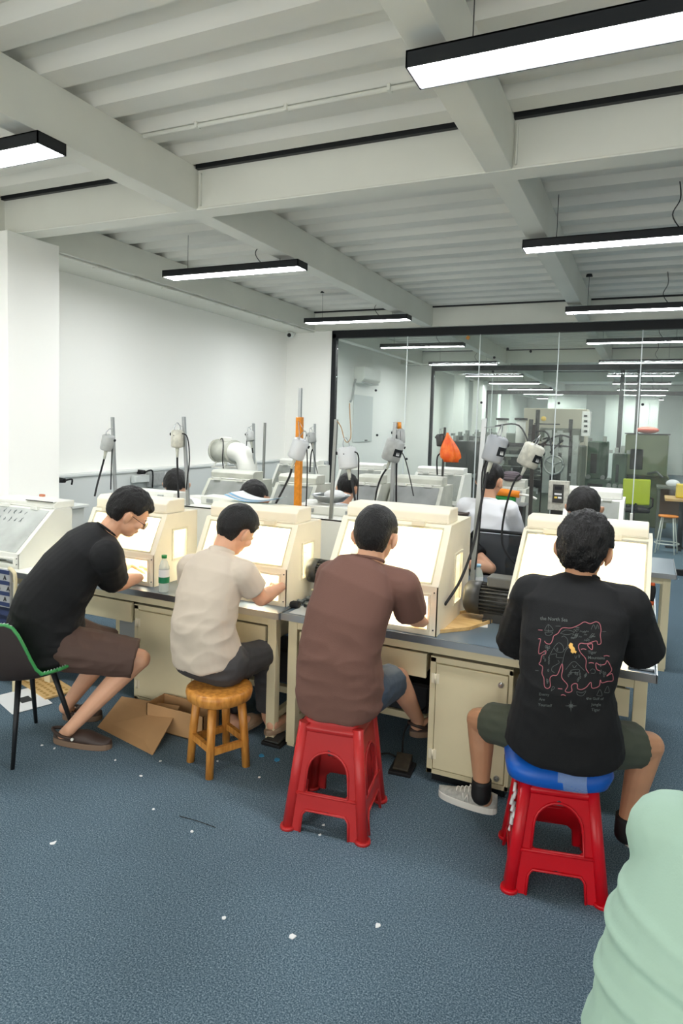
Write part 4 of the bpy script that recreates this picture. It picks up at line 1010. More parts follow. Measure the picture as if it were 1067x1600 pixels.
# ================================================================== POLES AND HANGING GRINDERS
def pole(x, y, z0, z1, lx, label, m=M_ALU, w=.022):
    """square tube: foot (x,y,z0) leaning to (lx,.,z1)"""
    t = thing('upright_pole', label, 'pole', (x, y, z0), 0, 'upright poles clamped to the benches')
    d = lx - x; b_ = MB(); h_ = w / 2
    q = [(-h_, -h_), (h_, -h_), (h_, h_), (-h_, h_)]
    b_.rings([[V(a, c_, 0) for a, c_ in q], [V(a + d, c_, z1 - z0) for a, c_ in q]], True, False); b_.build('tube', m, t, bevel=.002)
    b_ = MB(); b_.box(-.03, .03, -.03, .03, 0, .012); b_.box(-.02, .02, -.02, .02, .012, .05); b_.build('clamp', M_DKG, t); return t
def grinder(c, axis, label, r=.045, L=.12, gs=1.22, m=M_GREYM, shaft=None, cord=None, band=True, hang=None):
    """hanging flexible shaft motor. c centre, axis downwards"""
    c = Vector(c); ax = Vector(axis).normalized(); r *= gs; L *= gs
    t = thing('flex_shaft_grinder', label, 'grinder', c, 0, 'hanging flexible shaft grinders')
    M_ = ax.to_track_quat('-Z', 'Y').to_matrix().to_4x4()
    b_ = MB(); b_.lathe([(r * .55, L * .52), (r * .8, L * .5), (r, L * .42), (r, -L * .38), (r * .92, -L * .46), (r * .4, -L * .5)], n=26, M=M_)
    for k in range(8): a = k * PI / 4; b_.cyl(M_ @ V(r * .6 * math.cos(a), r * .6 * math.sin(a), L * .50), M_ @ V(r * .6 * math.cos(a), r * .6 * math.sin(a), L * .535), .004, n=6)
    b_.build('motor_body', m, t)
    if band:
        b_ = MB(); n = 26; R = [[M_ @ V((r + .0015) * math.cos(a), (r + .0015) * math.sin(a), z) for a in [PI * (.15 + .9 * j / n) + PI for j in range(n)]] for z in (-L * .18, L * .16)]
        b_.add(R[0] + R[1], [(i, i + 1, n + i + 1, n + i) for i in range(n - 1)], True); lb = b_.build('label_band', M_BLACK, t)
        b_ = MB()
        for a0 in (1.25, 1.5, 1.72):
            aa = [PI * a0 + q * .14 for q in range(4)]; R = [[M_ @ V((r + .0025) * math.cos(a), (r + .0025) * math.sin(a), z) for a in aa] for z in (-L * .12, L * .04)]
            b_.add(R[0] + R[1], [(i, i + 1, 5 + i - 1 + 0, 4 + i) for i in range(3)])
        b_.build('label_patch', M_PAPER, lb)
    b_ = MB(); b_.cyl(M_ @ V(r * .35, -r * 1.0, L * .28), M_ @ V(r * .35, -r * 1.08, L * .28), .011, n=12); b_.build('brush_cap', M_BLACK, t)
    b_ = MB(); top = M_ @ V(0, 0, L * .52)
    b_.tube([M_ @ V(-r * .7, 0, L * .45), M_ @ V(-r * .75, 0, L * .7), M_ @ V(0, 0, L * .95), M_ @ V(r * .75, 0, L * .7), M_ @ V(r * .7, 0, L * .45)], .0028, 6, sub=4)
    if hang is not None: b_.tube([M_ @ V(0, 0, L * .9), Vector(hang) - c], .0022, 6)
    b_.build('hanger', M_STEEL, t)
    b_ = MB(); p0 = M_ @ V(0, 0, -L * .5); b_.cyl(M_ @ V(0, 0, -L * .48), M_ @ V(0, 0, -L * .5 - .07), .014, .009, n=14); b_.build('shaft_collar', M_HOODG, t)
    p0 = M_ @ V(0, 0, -L * .5 - .06)
    b_ = MB(); b_.tube([p0] + [Vector(q) - c for q in (shaft or [c + ax * .4])], .0075, 10, sub=6); b_.build('flexible_shaft', M_RUB, t)
    if cord:
        b_ = MB(); b_.tube([M_ @ V(r, 0, L * .2)] + [Vector(q) - c for q in cord], .0045, 8, sub=6); b_.build('power_cord', M_RUB, t)
    return t
# front bench poles
pA = pole(-3.742, 4.0, ZD, 1.80, -3.80, 'thin aluminium pole at far left, behind the man with glasses')
pB = pole(-3.03, 4.0, ZD, 1.82, -3.115, 'aluminium pole beside the pale grinder above the beige polo man, left')
pC = pole(-1.905, 4.0, ZD, 1.83, -1.873, 'bare galvanised pole between the polo man and the brown shirt man', mat('galv', (150, 152, 148), .45, .8))
pD = pole(-.925, 4.0, ZD, 1.86, -.892, 'pale pole between the two right hoods', M_ALU, .03)
t = thing('upright_pole', 'tall pole wrapped in orange tape behind the beige polo man', 'pole', (-2.20, 4.1, ZD), 0, 'upright poles clamped to the benches')
b_ = MB(); b_.box(-.022, .022, -.02, .02, 0, 1.085); b_.build('orange_wrap', M_ORANGE, t, bevel=.004)
b_ = MB(); b_.box(-.010, .010, -.01, .01, 1.0, 1.285); b_.build('tube', M_ALU, t)
b_ = MB(); b_.box(-.04, .04, -.04, .04, 0, .015); b_.build('clamp', M_DKG, t)
b_ = MB(); b_.tube([(.0, -.022, 1.06), (.012, -.026, .96), (-.01, -.026, .86), (.005, -.024, .78)], .0022, 5, sub=4); b_.build('wire', M_STEEL, t)
pole(-.775, 5.2, 0, 1.84, -.785, 'grey pole right of the man in white, in front of the big machine', M_DKG, .026)
pole(-1.915, 5.2, 0, 1.83, -1.897, 'grey pole behind the tilted grinder with the black label', M_ALU, .03)
pole(-1.862, 6.5, 0, 1.80, -1.845, 'dark pole carrying the orange bag', M_DKG, .02)
pole(-3.70, 6.0, 0, 1.78, -3.768, 'thin pole over the duct fan elbow, left one of two')
pole(-3.65, 6.0, 0, 1.79, -3.628, 'thin slanting pole right of the duct fan', mat('galv', (150, 152, 148), .45, .8))
pole(-3.51, 7.0, 0, 1.795, -3.555, 'thin pole left of the black glass frame in the third row')
A = aY
def g_px(px, py, Y, tx, ty, label, **k):
    c = A(px, py, Y); e = A(tx, ty, Y); return grinder(c, (e - c), label, **k)
g_px(168, 692, 3.95, 163, 716, 'grey grinder hanging at far left, tilted, above the man with glasses', r=.040, L=.10, band=False, shaft=[A(158, 735, 3.95), A(152, 757, 3.9), A(148, 775, 3.85)], cord=[A(175, 705, 3.96), A(174, 730, 3.97), A(173, 765, 3.97)], hang=A(176, 668, 3.98))
g_px(277, 686, 3.95, 277, 710, 'dirty pale grinder hanging straight down left of the beige polo man', r=.037, L=.105, m=M_GREYL, band=False, shaft=[A(277, 725, 3.95), A(278, 750, 3.95), A(279, 784, 3.9)], cord=[A(291, 680, 3.97), A(296, 715, 3.98), A(293, 745, 3.98), A(291, 765, 3.98)], hang=A(286, 668, 3.98))
g_px(466, 702, 3.95, 458, 724, 'light grey grinder leaning against the orange pole', r=.046, L=.115, m=mat('pale_grey_enamel', (200, 203, 204), .4), band=False, shaft=[A(452, 745, 3.95), A(437, 775, 3.9), A(428, 792, 3.85)], cord=[A(479, 700, 3.96), A(480, 740, 3.96), A(478, 795, 3.95)], hang=A(468, 660, 4.05))
g_px(543, 716, 3.9, 545, 735, 'light grey grinder with two black caps hanging from an orange wire', r=.050, L=.115, m=mat('pale_grey_enamel', (200, 203, 204), .4), band=False, shaft=[A(549, 750, 3.9), A(553, 772, 3.88), A(556, 790, 3.85)], cord=[A(558, 708, 3.9), A(560, 740, 3.9), A(558, 785, 3.88)])
t = thing('hanging_wire', 'looped orange brown wire holding the grinder beside the black glass frame', 'wire', A(527, 658, 3.9))
o0 = A(527, 658, 3.9); b_ = MB(); b_.tube([V(0, 0, 0), A(533, 668, 3.9) - o0, A(538, 686, 3.9) - o0, A(543, 691, 3.9) - o0, A(548, 682, 3.9) - o0, A(547, 655, 3.9) - o0, A(546, 630, 3.9) - o0], .0028, 6, sub=5); b_.build('wire', mat('brown_wire', (176, 136, 84), .5), t)
g_px(614, 704, 5.1, 606, 728, 'tilted grinder with black label band in front of the glass', r=.062, L=.15, shaft=[A(596, 745, 5.1), A(589, 765, 5.08), A(585, 790, 5.05)], cord=[A(632, 715, 5.12), A(640, 745, 5.12), A(646, 775, 5.12)], hang=A(617, 668, 5.15))
g_px(623, 682, 5.25, 624, 700, 'small upright grinder with orange cap above the tilted one', r=.042, L=.10, shaft=[A(620, 720, 5.25), A(619, 760, 5.25), A(619, 790, 5.25)])
t = thing('tape_roll', 'orange cap on top of the small upright grinder', 'cap', A(622, 666, 5.25)); b_ = MB(); b_.cyl((0, 0, -.03), (0, 0, .035), .03, .024); b_.build('cap', M_ORANGE, t)
g_px(773, 702, 3.85, 765, 728, 'large grinder with black label and red mark, tilted, right of the pale pole', r=.050, L=.125, m=mat('slate_enamel', (150, 154, 158), .35), shaft=[A(758, 755, 3.8), A(749, 800, 3.7), A(740, 850, 3.55), A(720, 905, 3.42), A(695, 945, 3.3)], cord=[A(755, 730, 3.9), A(752, 790, 3.93), A(747, 850, 3.93), A(742, 890, 3.93)], hang=A(757, 668, 3.98))
g_px(829, 712, 4.9, 818, 735, 'dirty cream grinder tilted in front of the big machine', r=.062, L=.14, m=M_GREYL, shaft=[A(806, 748, 4.9), A(795, 775, 4.85), A(786, 815, 4.8), A(785, 850, 4.75), A(800, 876, 4.7), A(812, 884, 4.7)], cord=[A(845, 712, 4.95), A(846, 745, 4.95), A(843, 800, 4.95)], hang=A(832, 690, 5.15))
g_px(391, 682, 5.9, 393, 694, 'small far grey grinder right of the duct fan', r=.035, L=.085, band=False, shaft=[A(394, 700, 5.9), A(395, 708, 5.9)], cord=[A(386, 683, 5.9), A(385, 697, 5.9)], hang=A(395, 664, 6))
g_px(487, 684, 6.9, 488, 692, 'small far grey grinder right of the orange pole', r=.042, L=.10, band=False, shaft=[A(486, 710, 6.9), A(484, 738, 6.9)], cord=[A(488, 700, 6.9), A(492, 720, 6.9), A(496, 740, 6.9)], hang=A(492, 664, 7))
g_px(689, 688, 6.5, 690, 700, 'small dark grinder on the pole with the orange bag', r=.04, L=.10, m=M_DKG, band=False, shaft=[A(683, 715, 6.5), A(683, 742, 6.5)], hang=A(695, 668, 6.5))
# orange bag
t = thing('plastic_bag', 'orange plastic bag hanging on a dark pole', 'bag', A(699, 676, 6.45)); o0 = A(699, 676, 6.45)
b_ = MB(); R = []
for k in range(14):
    u = k / 13; c_ = A(699 + 5 * u, 676 + 46 * u, 6.45) - o0; r_ = .008 + .085 * math.sin(min(u * 1.02, 1) * PI * .62) ** 1.3 * (1 if u < .92 else .75)
    R.append([c_ + V(math.cos(a) * r_ * (1 + .22 * math.sin(5 * a + 1.3)), math.sin(a) * r_ * .7 * (1 + .22 * math.sin(5 * a)), 0) for a in [2 * PI * j / 40 for j in range(40)]])
b_.rings(R, True, True); b_.build('bag', mat('orange_bag', (250, 128, 50), .35, col2=(232, 84, 24), vscale=12), t)
# striped cloth on the second row hood
t = thing('cloth', 'dark striped cloth lying on the grey hood behind the man in white', 'cloth', (-1.13, 6.28, 1.335))
b_ = MB(); b_.ell((0, 0, .03), (.10, .09, .05), n=24); b_.build('cloth', mat('striped_cloth', (62, 52, 58), .9, col2=(150, 140, 145), vscale=3, stretch=(1, 1, 25)), t)
# ================================================================== ELECTRIC MOTORS
def motor(x, y, z, rz, s, label, box=True):
    t = thing('electric_motor', label, 'motor', (x, y, z), rz, 'finned electric motors on the benches'); t.scale = (s, s, s)
    r = .075; zc = .10
    b_ = MB(); b_.cyl((-.02, 0, zc), (.17, 0, zc), r * .90, n=28)
    for k in range(26):
        a = 2 * PI * k / 26; M_ = Matrix.Translation((0, 0, zc)) @ Matrix.Rotation(a, 4, 'X'); b_.box(-.02, .17, -.0022, .0022, r * .85, r * 1.03, M_)
    b_.build('finned_body', M_DKG, t)
    b_ = MB(); b_.tube([(-.105, 0, zc), (-.10, 0, zc), (-.085, 0, zc), (-.02, 0, zc)], [r * .3, r * .8, r * 1.04, r * 1.06], 28); b_.build('fan_cover', M_DKG, t)
    b_ = MB(); b_.tube([(.17, 0, zc), (.19, 0, zc), (.2, 0, zc)], [r * 1.0, r * .9, r * .4], 28); b_.cyl((.2, 0, zc), (.25, 0, zc), .012); b_.build('end_cap', M_DKG, t)
    if box: b_ = MB(); b_.box(.01, .13, -.05, .05, zc + r * .9, zc + r + .04); b_.build('terminal_box', mat('grey_box', (96, 96, 92), .5), t, bevel=.006)
    b_ = MB(); b_.box(.0, .04, -.07, .07, 0, .02); b_.box(.11, .15, -.07, .07, 0, .02); b_.box(.0, .15, -.05, -.04, 0, .05); b_.box(.0, .15, .04, .05, 0, .05); b_.build('foot', M_DKG, t); return t
h = A(766, 925, 3.62); motor(h.x - .02, 3.62, ZD, 0, 1.15, 'large dark finned motor between the brown shirt man and the map print man')
h = A(505, 893, 3.66); motor(h.x + .05, 3.55, ZD + .07, 0, .92, 'dark motor half hidden behind the brown shirt man', box=False)
t = thing('motor_stand', 'low block under the half hidden motor', 'stand', (h.x + .05, 3.55, ZD)); b_ = MB(); b_.box(-.02, .16, -.08, .08, 0, .06); b_.box(-.03, .17, -.09, .09, .06, .069); b_.build('block', M_CREAM, t, bevel=.003)
for px, py, Y, lb in ((640, 785, 5.5, 'small black motor beside the grimy second row hood'), (856, 815, 5.6, 'small dark motor in front of the control box'), (338, 762, 4.95, 'small dark motor left of the second row hoods'), (430, 772, 5.0, 'small dark motor right of the bent black head')):
    h = A(px, py, Y); motor(h.x - .08, Y, ZD, 0, 1.0, lb)
# ================================================================== SMALL THINGS
def bottle(x, y, label, cap, lab, h=.22, r=.031):
    t = thing('water_bottle', label, 'bottle', (x, y, ZD + .001))
    b_ = MB(); b_.lathe([(r * .85, 0), (r, .008), (r, h * .3), (r * .95, h * .33), (r, h * .36), (r, h * .68), (r * .75, h * .80), (.013, h * .9), (.012, h * .93)], n=24); b_.build('bottle_body', mat('pet', (225, 238, 232), .1, alpha=.45), t)
    b_ = MB(); b_.cyl((0, 0, h * .92), (0, 0, h), .016, n=20); b_.build('cap', cap, t)
    b_ = MB(); n = 24; R = [[V((r + .0008) * math.cos(2 * PI * j / n), (r + .0008) * math.sin(2 * PI * j / n), z) for j in range(n)] for z in (h * .26, h * .62)]; b_.rings(R, False); l_ = b_.build('label_sleeve', M_PAPER, t)
    b_ = MB(); R = [[V((r + .0016) * math.cos(2 * PI * j / n), (r + .0016) * math.sin(2 * PI * j / n), z) for j in range(n)] for z in (h * .26, h * .42)]; b_.rings(R, False); b_.build('label_colour', lab, l_); return t
h = aZ(256, 925, ZD); bottle(h.x, h.y, 'clear water bottle with green cap beside the beige polo man', mat('green_cap', (30, 130, 60), .4), mat('green_label', (24, 128, 84), .5), h=.225)
h = aY(747, 895, 4.1); bottle(h.x, 4.1, 'small water bottle with pale blue label behind the large motor', mat('pale_blue', (160, 205, 230), .4), mat('blue_label', (90, 160, 214), .5), h=.2)
def simple(name, label, cat, loc, parts, rz=0, group=None):
    t = thing(name, label, cat, loc, rz, group)
    for nm, b_, m, bv_ in parts: b_.build(nm, m, t, bevel=bv_)
    return t
# open wooden tray
h0 = aZ(683, 992, ZD); b_ = MB()
pts = [aZ(683, 990, ZD), aZ(732, 985, ZD), aZ(790, 966, ZD), aZ(792, 955, ZD), aZ(735, 958, ZD), aZ(700, 962, ZD)]
c_ = sum(pts, V(0, 0, 0)) / 6; q = [(p.x - c_.x, p.y - c_.y) for p in pts]
b_.prism(q, 'z', .0, .004); w_ = MB()
for i in range(6):
    a_, e_ = V(*q[i], 0), V(*q[(i + 1) % 6], 0); d_ = (e_ - a_); M_ = Matrix.Translation(a_) @ Matrix.Rotation(math.atan2(d_.y, d_.x), 4, 'Z'); w_.box(0, d_.length, -.004, .004, 0, .018, M_)
simple('wooden_tray', 'thin wooden tray on the bench between the brown shirt man and the map print man', 'tray', (c_.x, c_.y, ZD + .001), [('tray_base', b_, M_BOARD, 0), ('rim', w_, M_BOARD, 0)])
h = aZ(742, 975, ZD)
b_ = MB(); b_.box(-.055, .055, -.035, .035, 0, .10); # block carrying the motor end
h = aZ(762, 962, ZD); simple('paper_sheet', 'white papers under the large motor', 'paper', (h.x - .02, 3.55, ZD + .0005), [('sheet', MB().box(-.14, .05, -.1, .12, 0, .0015), M_PAPER, 0)], .2)
# tool block and file with black handle at right
h = aZ(1014, 988, ZD)
simple('wooden_post', 'cream wooden post clamped on the bench end beside the large hood', 'post', (h.x, h.y - .02, ZD + .001), [('post', MB().box(-.013, .013, -.013, .013, 0, .15), M_CREAM2, .002)])
t = thing('screwdriver', 'screwdriver with black and orange handle standing on the bench end', 'screwdriver', (h.x + .002, h.y - .02, ZD + .152)); b_ = MB()
b_.lathe([(.010, .0), (.013, .012), (.012, .022)], n=16); b_.lathe([(.011, .102), (.013, .108), (.010, .118)], n=16); b_.build('orange_end', mat('orange_rubber', (206, 92, 40), .5), t)
b_ = MB(); b_.lathe([(.011, .020), (.014, .04), (.018, .07), (.017, .09), (.012, .104)], n=18); b_.build('grip', M_RUB, t)
simple('steel_tray', 'shallow steel tray at the right end of the bench', 'tray', (.035, 3.48, ZD + .0005), [('tray', MB().box(-.055, .05, -.3, .3, 0, .003).box(-.055, -.05, -.3, .3, 0, .012).box(.045, .05, -.3, .3, 0, .012).box(-.055, .05, -.3, -.295, 0, .012).box(-.055, .05, .295, .3, 0, .012), M_STEEL, 0)])
# left end of right bench: case, finger cots, papers
h = aZ(461, 950, ZD); b_ = MB(); b_.box(-.032, .032, -.024, .024, 0, .038); simple('earphone_case', 'small black rounded case at the end of the left bench', 'case', (h.x, h.y, ZD + .001), [('case', b_, M_RUB, .016)])
random.seed(5)
for k, (px, py) in enumerate(((455, 951), (478, 948), (488, 944), (492, 951), (484, 938), (496, 941), (470, 943))):
    if k == 0: continue
    h = aZ(px, py, ZD); b_ = MB(); a = random.uniform(0, 3)
    b_.tube([(-.024 * math.cos(a), -.024 * math.sin(a), .011), (.024 * math.cos(a), .024 * math.sin(a), .011)], .0105, 12, caps=False); b_.tube([(-.024 * math.cos(a), -.024 * math.sin(a), .011), (.024 * math.cos(a), .024 * math.sin(a), .011)], .006, 12, caps=False)
    t = thing('rubber_sleeve', ('', 'grey rubber sleeve at the front of the pile beside the black case', 'grey rubber sleeve in the middle of the pile', 'grey rubber sleeve at the front right of the pile', 'grey rubber sleeve at the back of the pile', 'grey rubber sleeve at the far right of the pile', 'grey rubber sleeve nearest the black case')[k], 'sleeve', (h.x, h.y, ZD + .001), 0, 'grey rubber sleeves beside the black case'); b_.build('tube', mat('grey_rubber', (132, 138, 138), .6), t)
h = aZ(500, 940, ZD); simple('notebook', 'white and yellow booklet propped on the bench beside the brown shirt man', 'booklet', (h.x, h.y + .05, ZD + .002), [('cover', MB().prism([(-.05, 0), (.02, .065), (.06, .03), (.06, 0)], 'x', -.06, -.057), M_PAPER, 0), ('page', MB().box(-.06, .06, -.03, .03, 0, .012), mat('yellow_card', (238, 206, 96), .6), .001)])
h = aZ(478, 965, ZD); simple('plastic_mat', 'grey white sheet on the bench end beside the brown shirt man', 'mat', (-1.58, 3.26, ZD + .0005), [('mat', MB().box(-.16, .10, -.09, .1, 0, .0015), mat('white_mat', (205, 212, 214), .4), 0)])
# blue sheets on hood B
h = A(390, 786, 3.55)
for k in range(4):
    b_ = MB(); n = 10; vs = []; fs = []
    for i in range(n + 1):
        for j in (0, 1): u = i / n; vs.append((-.15 + u * .34 + k * .008, -.07 + j * .13 + .01 * k, .004 * k + .035 * (2 * u - 1) ** 2 * (1 if u < .5 else .7) + .002))
    for i in range(n): fs.append((2 * i, 2 * i + 1, 2 * i + 3, 2 * i + 2))
    b_.add(vs, fs, True); o = b_.build('paper_sheet', M_BPAPER if k % 2 == 0 else M_PAPER); so = o.modifiers.new('s', 'SOLIDIFY'); so.thickness = .001
    o.location = (h.x, 3.56, ZD + .545 + .001); o.rotation_euler = (0, 0, .12 - .06 * k)
    tag(o, ('topmost', 'second from the top', 'third from the top', 'lowest')[3 - k] + (' pale blue' if k % 2 == 0 else ' white') + ' sheet of the stack on the polo hood', 'paper', 'curled sheets on the hood')
# steel bowl
h = A(514, 782, 4.33); t = thing('steel_bowl', 'shallow steel bowl holding a white cloth, on the white hood back', 'bowl', (h.x, 4.36, ZD + .475)); b_ = MB()
b_.lathe([(.05, 0), (.09, .008), (.13, .045), (.145, .055), (.142, .058), (.126, .048), (.088, .013), (.04, .006)], n=36); b_.build('bowl', M_STEEL, t)
b_ = MB(); b_.ell((.03, 0, .06), (.08, .07, .035), n=20); b_.build('cloth', M_PAPER, t)
# cardboard box on the floor
bx = aZ(205, 1160, 0)
t = thing('cardboard_box', 'flattened brown cardboard box on the carpet under the bench beside the clogs', 'box', (0, 0, 0))
cp = [aZ(238, 1180, 0), aZ(152, 1136, 0)]; top0 = [aY(281, 1103, 3.06), aY(190, 1088, 3.10)]
b_ = MB(); vs = [cp[0], cp[1], top0[1], top0[0]]; nn = (vs[1] - vs[0]).cross(vs[3] - vs[0]).normalized() * .005; b_.add(vs + [v + nn for v in vs], [(0, 1, 2, 3), (7, 6, 5, 4), (0, 4, 5, 1), (1, 5, 6, 2), (2, 6, 7, 3), (3, 7, 4, 0)]); b_.build('flap', M_CARD, t)
b_ = MB(); b_.box(-2.56, -2.16, 2.98, 2.985, 0, .15); b_.box(-2.56, -2.16, 3.13, 3.135, 0, .15); b_.box(-2.165, -2.16, 2.98, 3.135, 0, .15); b_.box(-2.56, -2.555, 2.98, 3.135, 0, .15); b_.box(-2.56, -2.16, 2.98, 3.135, .0, .004); b_.build('box_walls', M_CARD, t)
# papers and board at left on floor
h = aZ(35, 1095, 0); simple('paper_sheet', 'white printed paper lying on the carpet at the left edge', 'paper', (h.x, h.y, .004), [('sheet', MB().box(-.17, .17, -.12, .12, 0, .002), M_PAPER, 0), ('printed_panel', MB().box(-.04, .05, -.02, .05, .002, .003), mat('print_black', (50, 52, 54), .7), 0)], -.35)
h = aZ(75, 1085, 0); b_ = MB(); b_.box(-.2, .2, -.1, .1, 0, .014); g_ = MB()
for i in range(9):
    for j in range(4): g_.box(-.18 + i * .041, -.155 + i * .041, -.08 + j * .042, -.062 + j * .042, .014, .0155)
simple('bamboo_mat', 'yellow perforated board on the floor under the green chair', 'board', (h.x - .1, h.y + .08, .001), [('board', b_, M_BOARD, .002), ('pattern', g_, mat('pattern_brown', (176, 138, 74), .7), 0)], -.3)
h = aZ(75, 1070, 0); simple('storage_box', 'blue plastic bag on the floor behind the green chair', 'bag', (h.x + .05, h.y + .35, 0), [('bag', MB().box(-.12, .12, -.08, .08, 0, .14), mat('blue_plastic', (24, 80, 170), .4), .04)])
# pedal and cable
h = aZ(624, 1210, 0); t = thing('foot_pedal', 'black foot pedal on the carpet right of the plain red stool', 'pedal', (h.x, h.y + .03, 0), 0.1)
b_ = MB(); b_.box(-.06, .06, -.05, .09, 0, .018); b_.build('base', M_RUB, t, bevel=.004); b_ = MB(); b_.prism([(-.03, .018), (-.03, .03), (.07, .07), (.075, .018)], 'x', -.042, .042); b_.build('treadle', mat('worn_black', (58, 50, 36), .5, var=.4, vscale=30), t, bevel=.004)
b_ = MB(); b_.tube([(-.03, .08, .02), (-.1, .14, .012), (-.18, .12, .01), (-.3, .2, .01)], .005, 8, sub=6); b_.tube([(-.02, .09, .03), (-.03, .18, .14), (.02, .26, .2), (.08, .35, .25)], .005, 8, sub=6); b_.build('cable', M_RUB, t)
h = aZ(425, 1165, 0); simple('foot_pedal', 'black foot pedal under the tan slipper of the polo man', 'pedal', (h.x, h.y + .03, 0), [('base', MB().box(-.06, .06, -.05, .08, 0, .02), M_RUB, .004), ('treadle', MB().prism([(-.04, .02), (-.04, .03), (.07, .045), (.07, .02)], 'x', -.045, .045), M_DKG, .004)])
# things under the benches
simple('storage_crate', 'dark box under the right bench behind the brown shirt man', 'box', (-1.30, 3.66, .17), [('box', MB().box(-.28, .25, -.1, .12, 0, .16), mat('dark_plastic', (40, 42, 46), .5), .01), ('lid', MB().box(-.29, .26, -.11, .13, .16, .18), M_RUB, .004)])
simple('storage_crate', 'dark box under the left bench behind the charcoal trousers', 'box', (-2.05, 3.68, .17), [('box', MB().box(-.2, .2, -.1, .12, 0, .2), mat('dark_plastic', (40, 42, 46), .5), .01), ('lid', MB().box(-.21, .21, -.11, .13, .2, .22), M_RUB, .004)])
simple('storage_crate', 'pale box under the left bench beside the drawer', 'box', (-3.1, 3.65, .165), [('box', MB().box(-.2, .2, -.1, .12, 0, .25), mat('grey_box2', (150, 154, 154), .6), .008), ('lid', MB().box(-.21, .21, -.11, .13, .25, .27), M_HOODW, .004)])
# cloths and cables on far left bench
h = aY(20, 880, 3.35); simple('plastic_bag', 'crumpled clear plastic sheet on the far left bench', 'bag', (h.x, 3.34, ZD + .002), [('sheet', MB().ell((0, 0, .03), (.13, .1, .035), n=24).ell((.12, -.03, .02), (.1, .08, .025), n=20), mat('crumpled_plastic', (220, 224, 224), .3, bump=1, bscale=25), 0)])
t = thing('cable', 'black cable looping over the far left bench', 'cable', A(0, 822, 3.4)); o0 = A(0, 822, 3.4); b_ = MB(); b_.tube([V(-.1, 0, .05), V(0, 0, 0), A(10, 832, 3.4) - o0, A(19, 839, 3.38) - o0], .006, 8, sub=5); b_.tube([V(-.1, 0, -.05), A(0, 850, 3.4) - o0, A(7, 856, 3.4) - o0, A(9, 862, 3.4) - o0], .006, 8, sub=5); b_.build('cable', M_RUB, t)
h = A(26, 762, 3.72); simple('pink_pad', 'small terracotta pad on the ledge board beside the pillar', 'pad', tuple(A(66, 776, 3.50)), [('pad', MB().box(-.02, .02, -.012, .012, 0, .018), mat('terracotta', (206, 130, 96), .7), .004)])
h = A(66, 782, 3.48); simple('shelf_board', 'thin dark edged board above the far left hood', 'board', (h.x, 3.52, h.z - .006), [('board', MB().box(-.14, .13, -.06, .06, 0, .005), M_HOODW, 0), ('edge', MB().box(-.14, .13, -.064, -.06, 0, .006), M_DKG, 0)])
# sockets, conduit boxes on the ledge wall
for px, py, w_, h__, lb in ((241, 748, .16, .17, 'grey metal outlet box on the ledge wall'), (217, 748, .15, .08, 'white switch box on the ledge wall, left of the grey outlet box')):
    p = aX(px, py, -5.2); simple('outlet_box', lb, 'outlet box', (-5.175, p.y, p.z), [('box', MB().box(-.025, .02, -w_ / 1.2, w_ / 1.2, -h__ / 2, h__ / 2), M_GREYM if w_ > .155 else M_LEDGE, .004), ('cover', MB().box(.02, .026, -w_ / 1.4, w_ / 1.4, -h__ / 2.4, h__ / 2.4), M_GREYM if w_ > .155 else M_LEDGE, .002)])
for (px, py), (tx, ty), lb in (((226, 738), (238, 762), 'black plug and cord in the grey outlet box'), ((101, 751), (112, 757), 'black plug beside the pillar ledge'), ((486, 722), (489, 738), 'black plug on the wall near the black frame')):
    p = aX(px, py, -5.12) if px < 400 else aY(px, py, 9.28); q_ = aX(tx, ty, -5.12) if px < 400 else aY(tx, ty, 9.28); t = thing('power_plug', lb, 'plug', p); b_ = MB(); b_.cyl((-.09, 0, 0) if px < 400 else (0, .09, 0), (0, 0, 0), .028, .022); b_.build('plug', M_RUB, t); b_ = MB(); d_ = q_ - p; b_.tube([V(0, 0, 0), V(.02, d_.y * .8, .01), V(0, d_.y, d_.z)], .009, 8, sub=6); b_.build('cord', M_RUB, t)
# inline duct fan on the ledge
p = A(352, 705, 6.15); t = thing('duct_fan', 'white inline duct fan with elbow on the left wall ledge', 'fan', p, -.35)
b_ = MB(); b_.cyl((-.13, 0, 0), (.15, 0, 0), .118, .118, n=32); b_.cyl((-.15, 0, 0), (-.13, 0, 0), .10, .118, n=32); b_.cyl((.15, 0, 0), (.17, 0, 0), .13, .13, n=32); b_.cyl((-.14, 0, 0), (-.12, 0, 0), .132, .132, n=32); b_.build('fan_body', M_HOODG, t)
b_ = MB(); b_.box(-.05, .06, -.05, .05, .11, .155); b_.build('junction_box', M_HOODW, t, bevel=.01)
b_ = MB()
for x in (-.09, .1): b_.tube([(x, -.05, -.12), (x, -.09, -.17)], .008); b_.tube([(x, .05, -.12), (x, .09, -.17)], .008)
b_.box(-.12, .13, -.1, .1, -.185, -.17); b_.build('bracket', M_HOODW, t)
b_ = MB(); b_.tube([(.17, 0, 0), (.24, 0, 0), (.33, 0, -.03), (.39, 0, -.10), (.41, 0, -.2), (.41, 0, -.42)], .105, 28, sub=4); b_.build('elbow_duct', M_HOODW, t)
b_ = MB(); b_.tube([(-.02, -.05, .13), (.08, -.1, .14), (.15, -.135, .08), (.15, -.14, -.1), (.15, -.1, -.3)], .006, 8, sub=5); b_.build('cord', M_RUB, t)
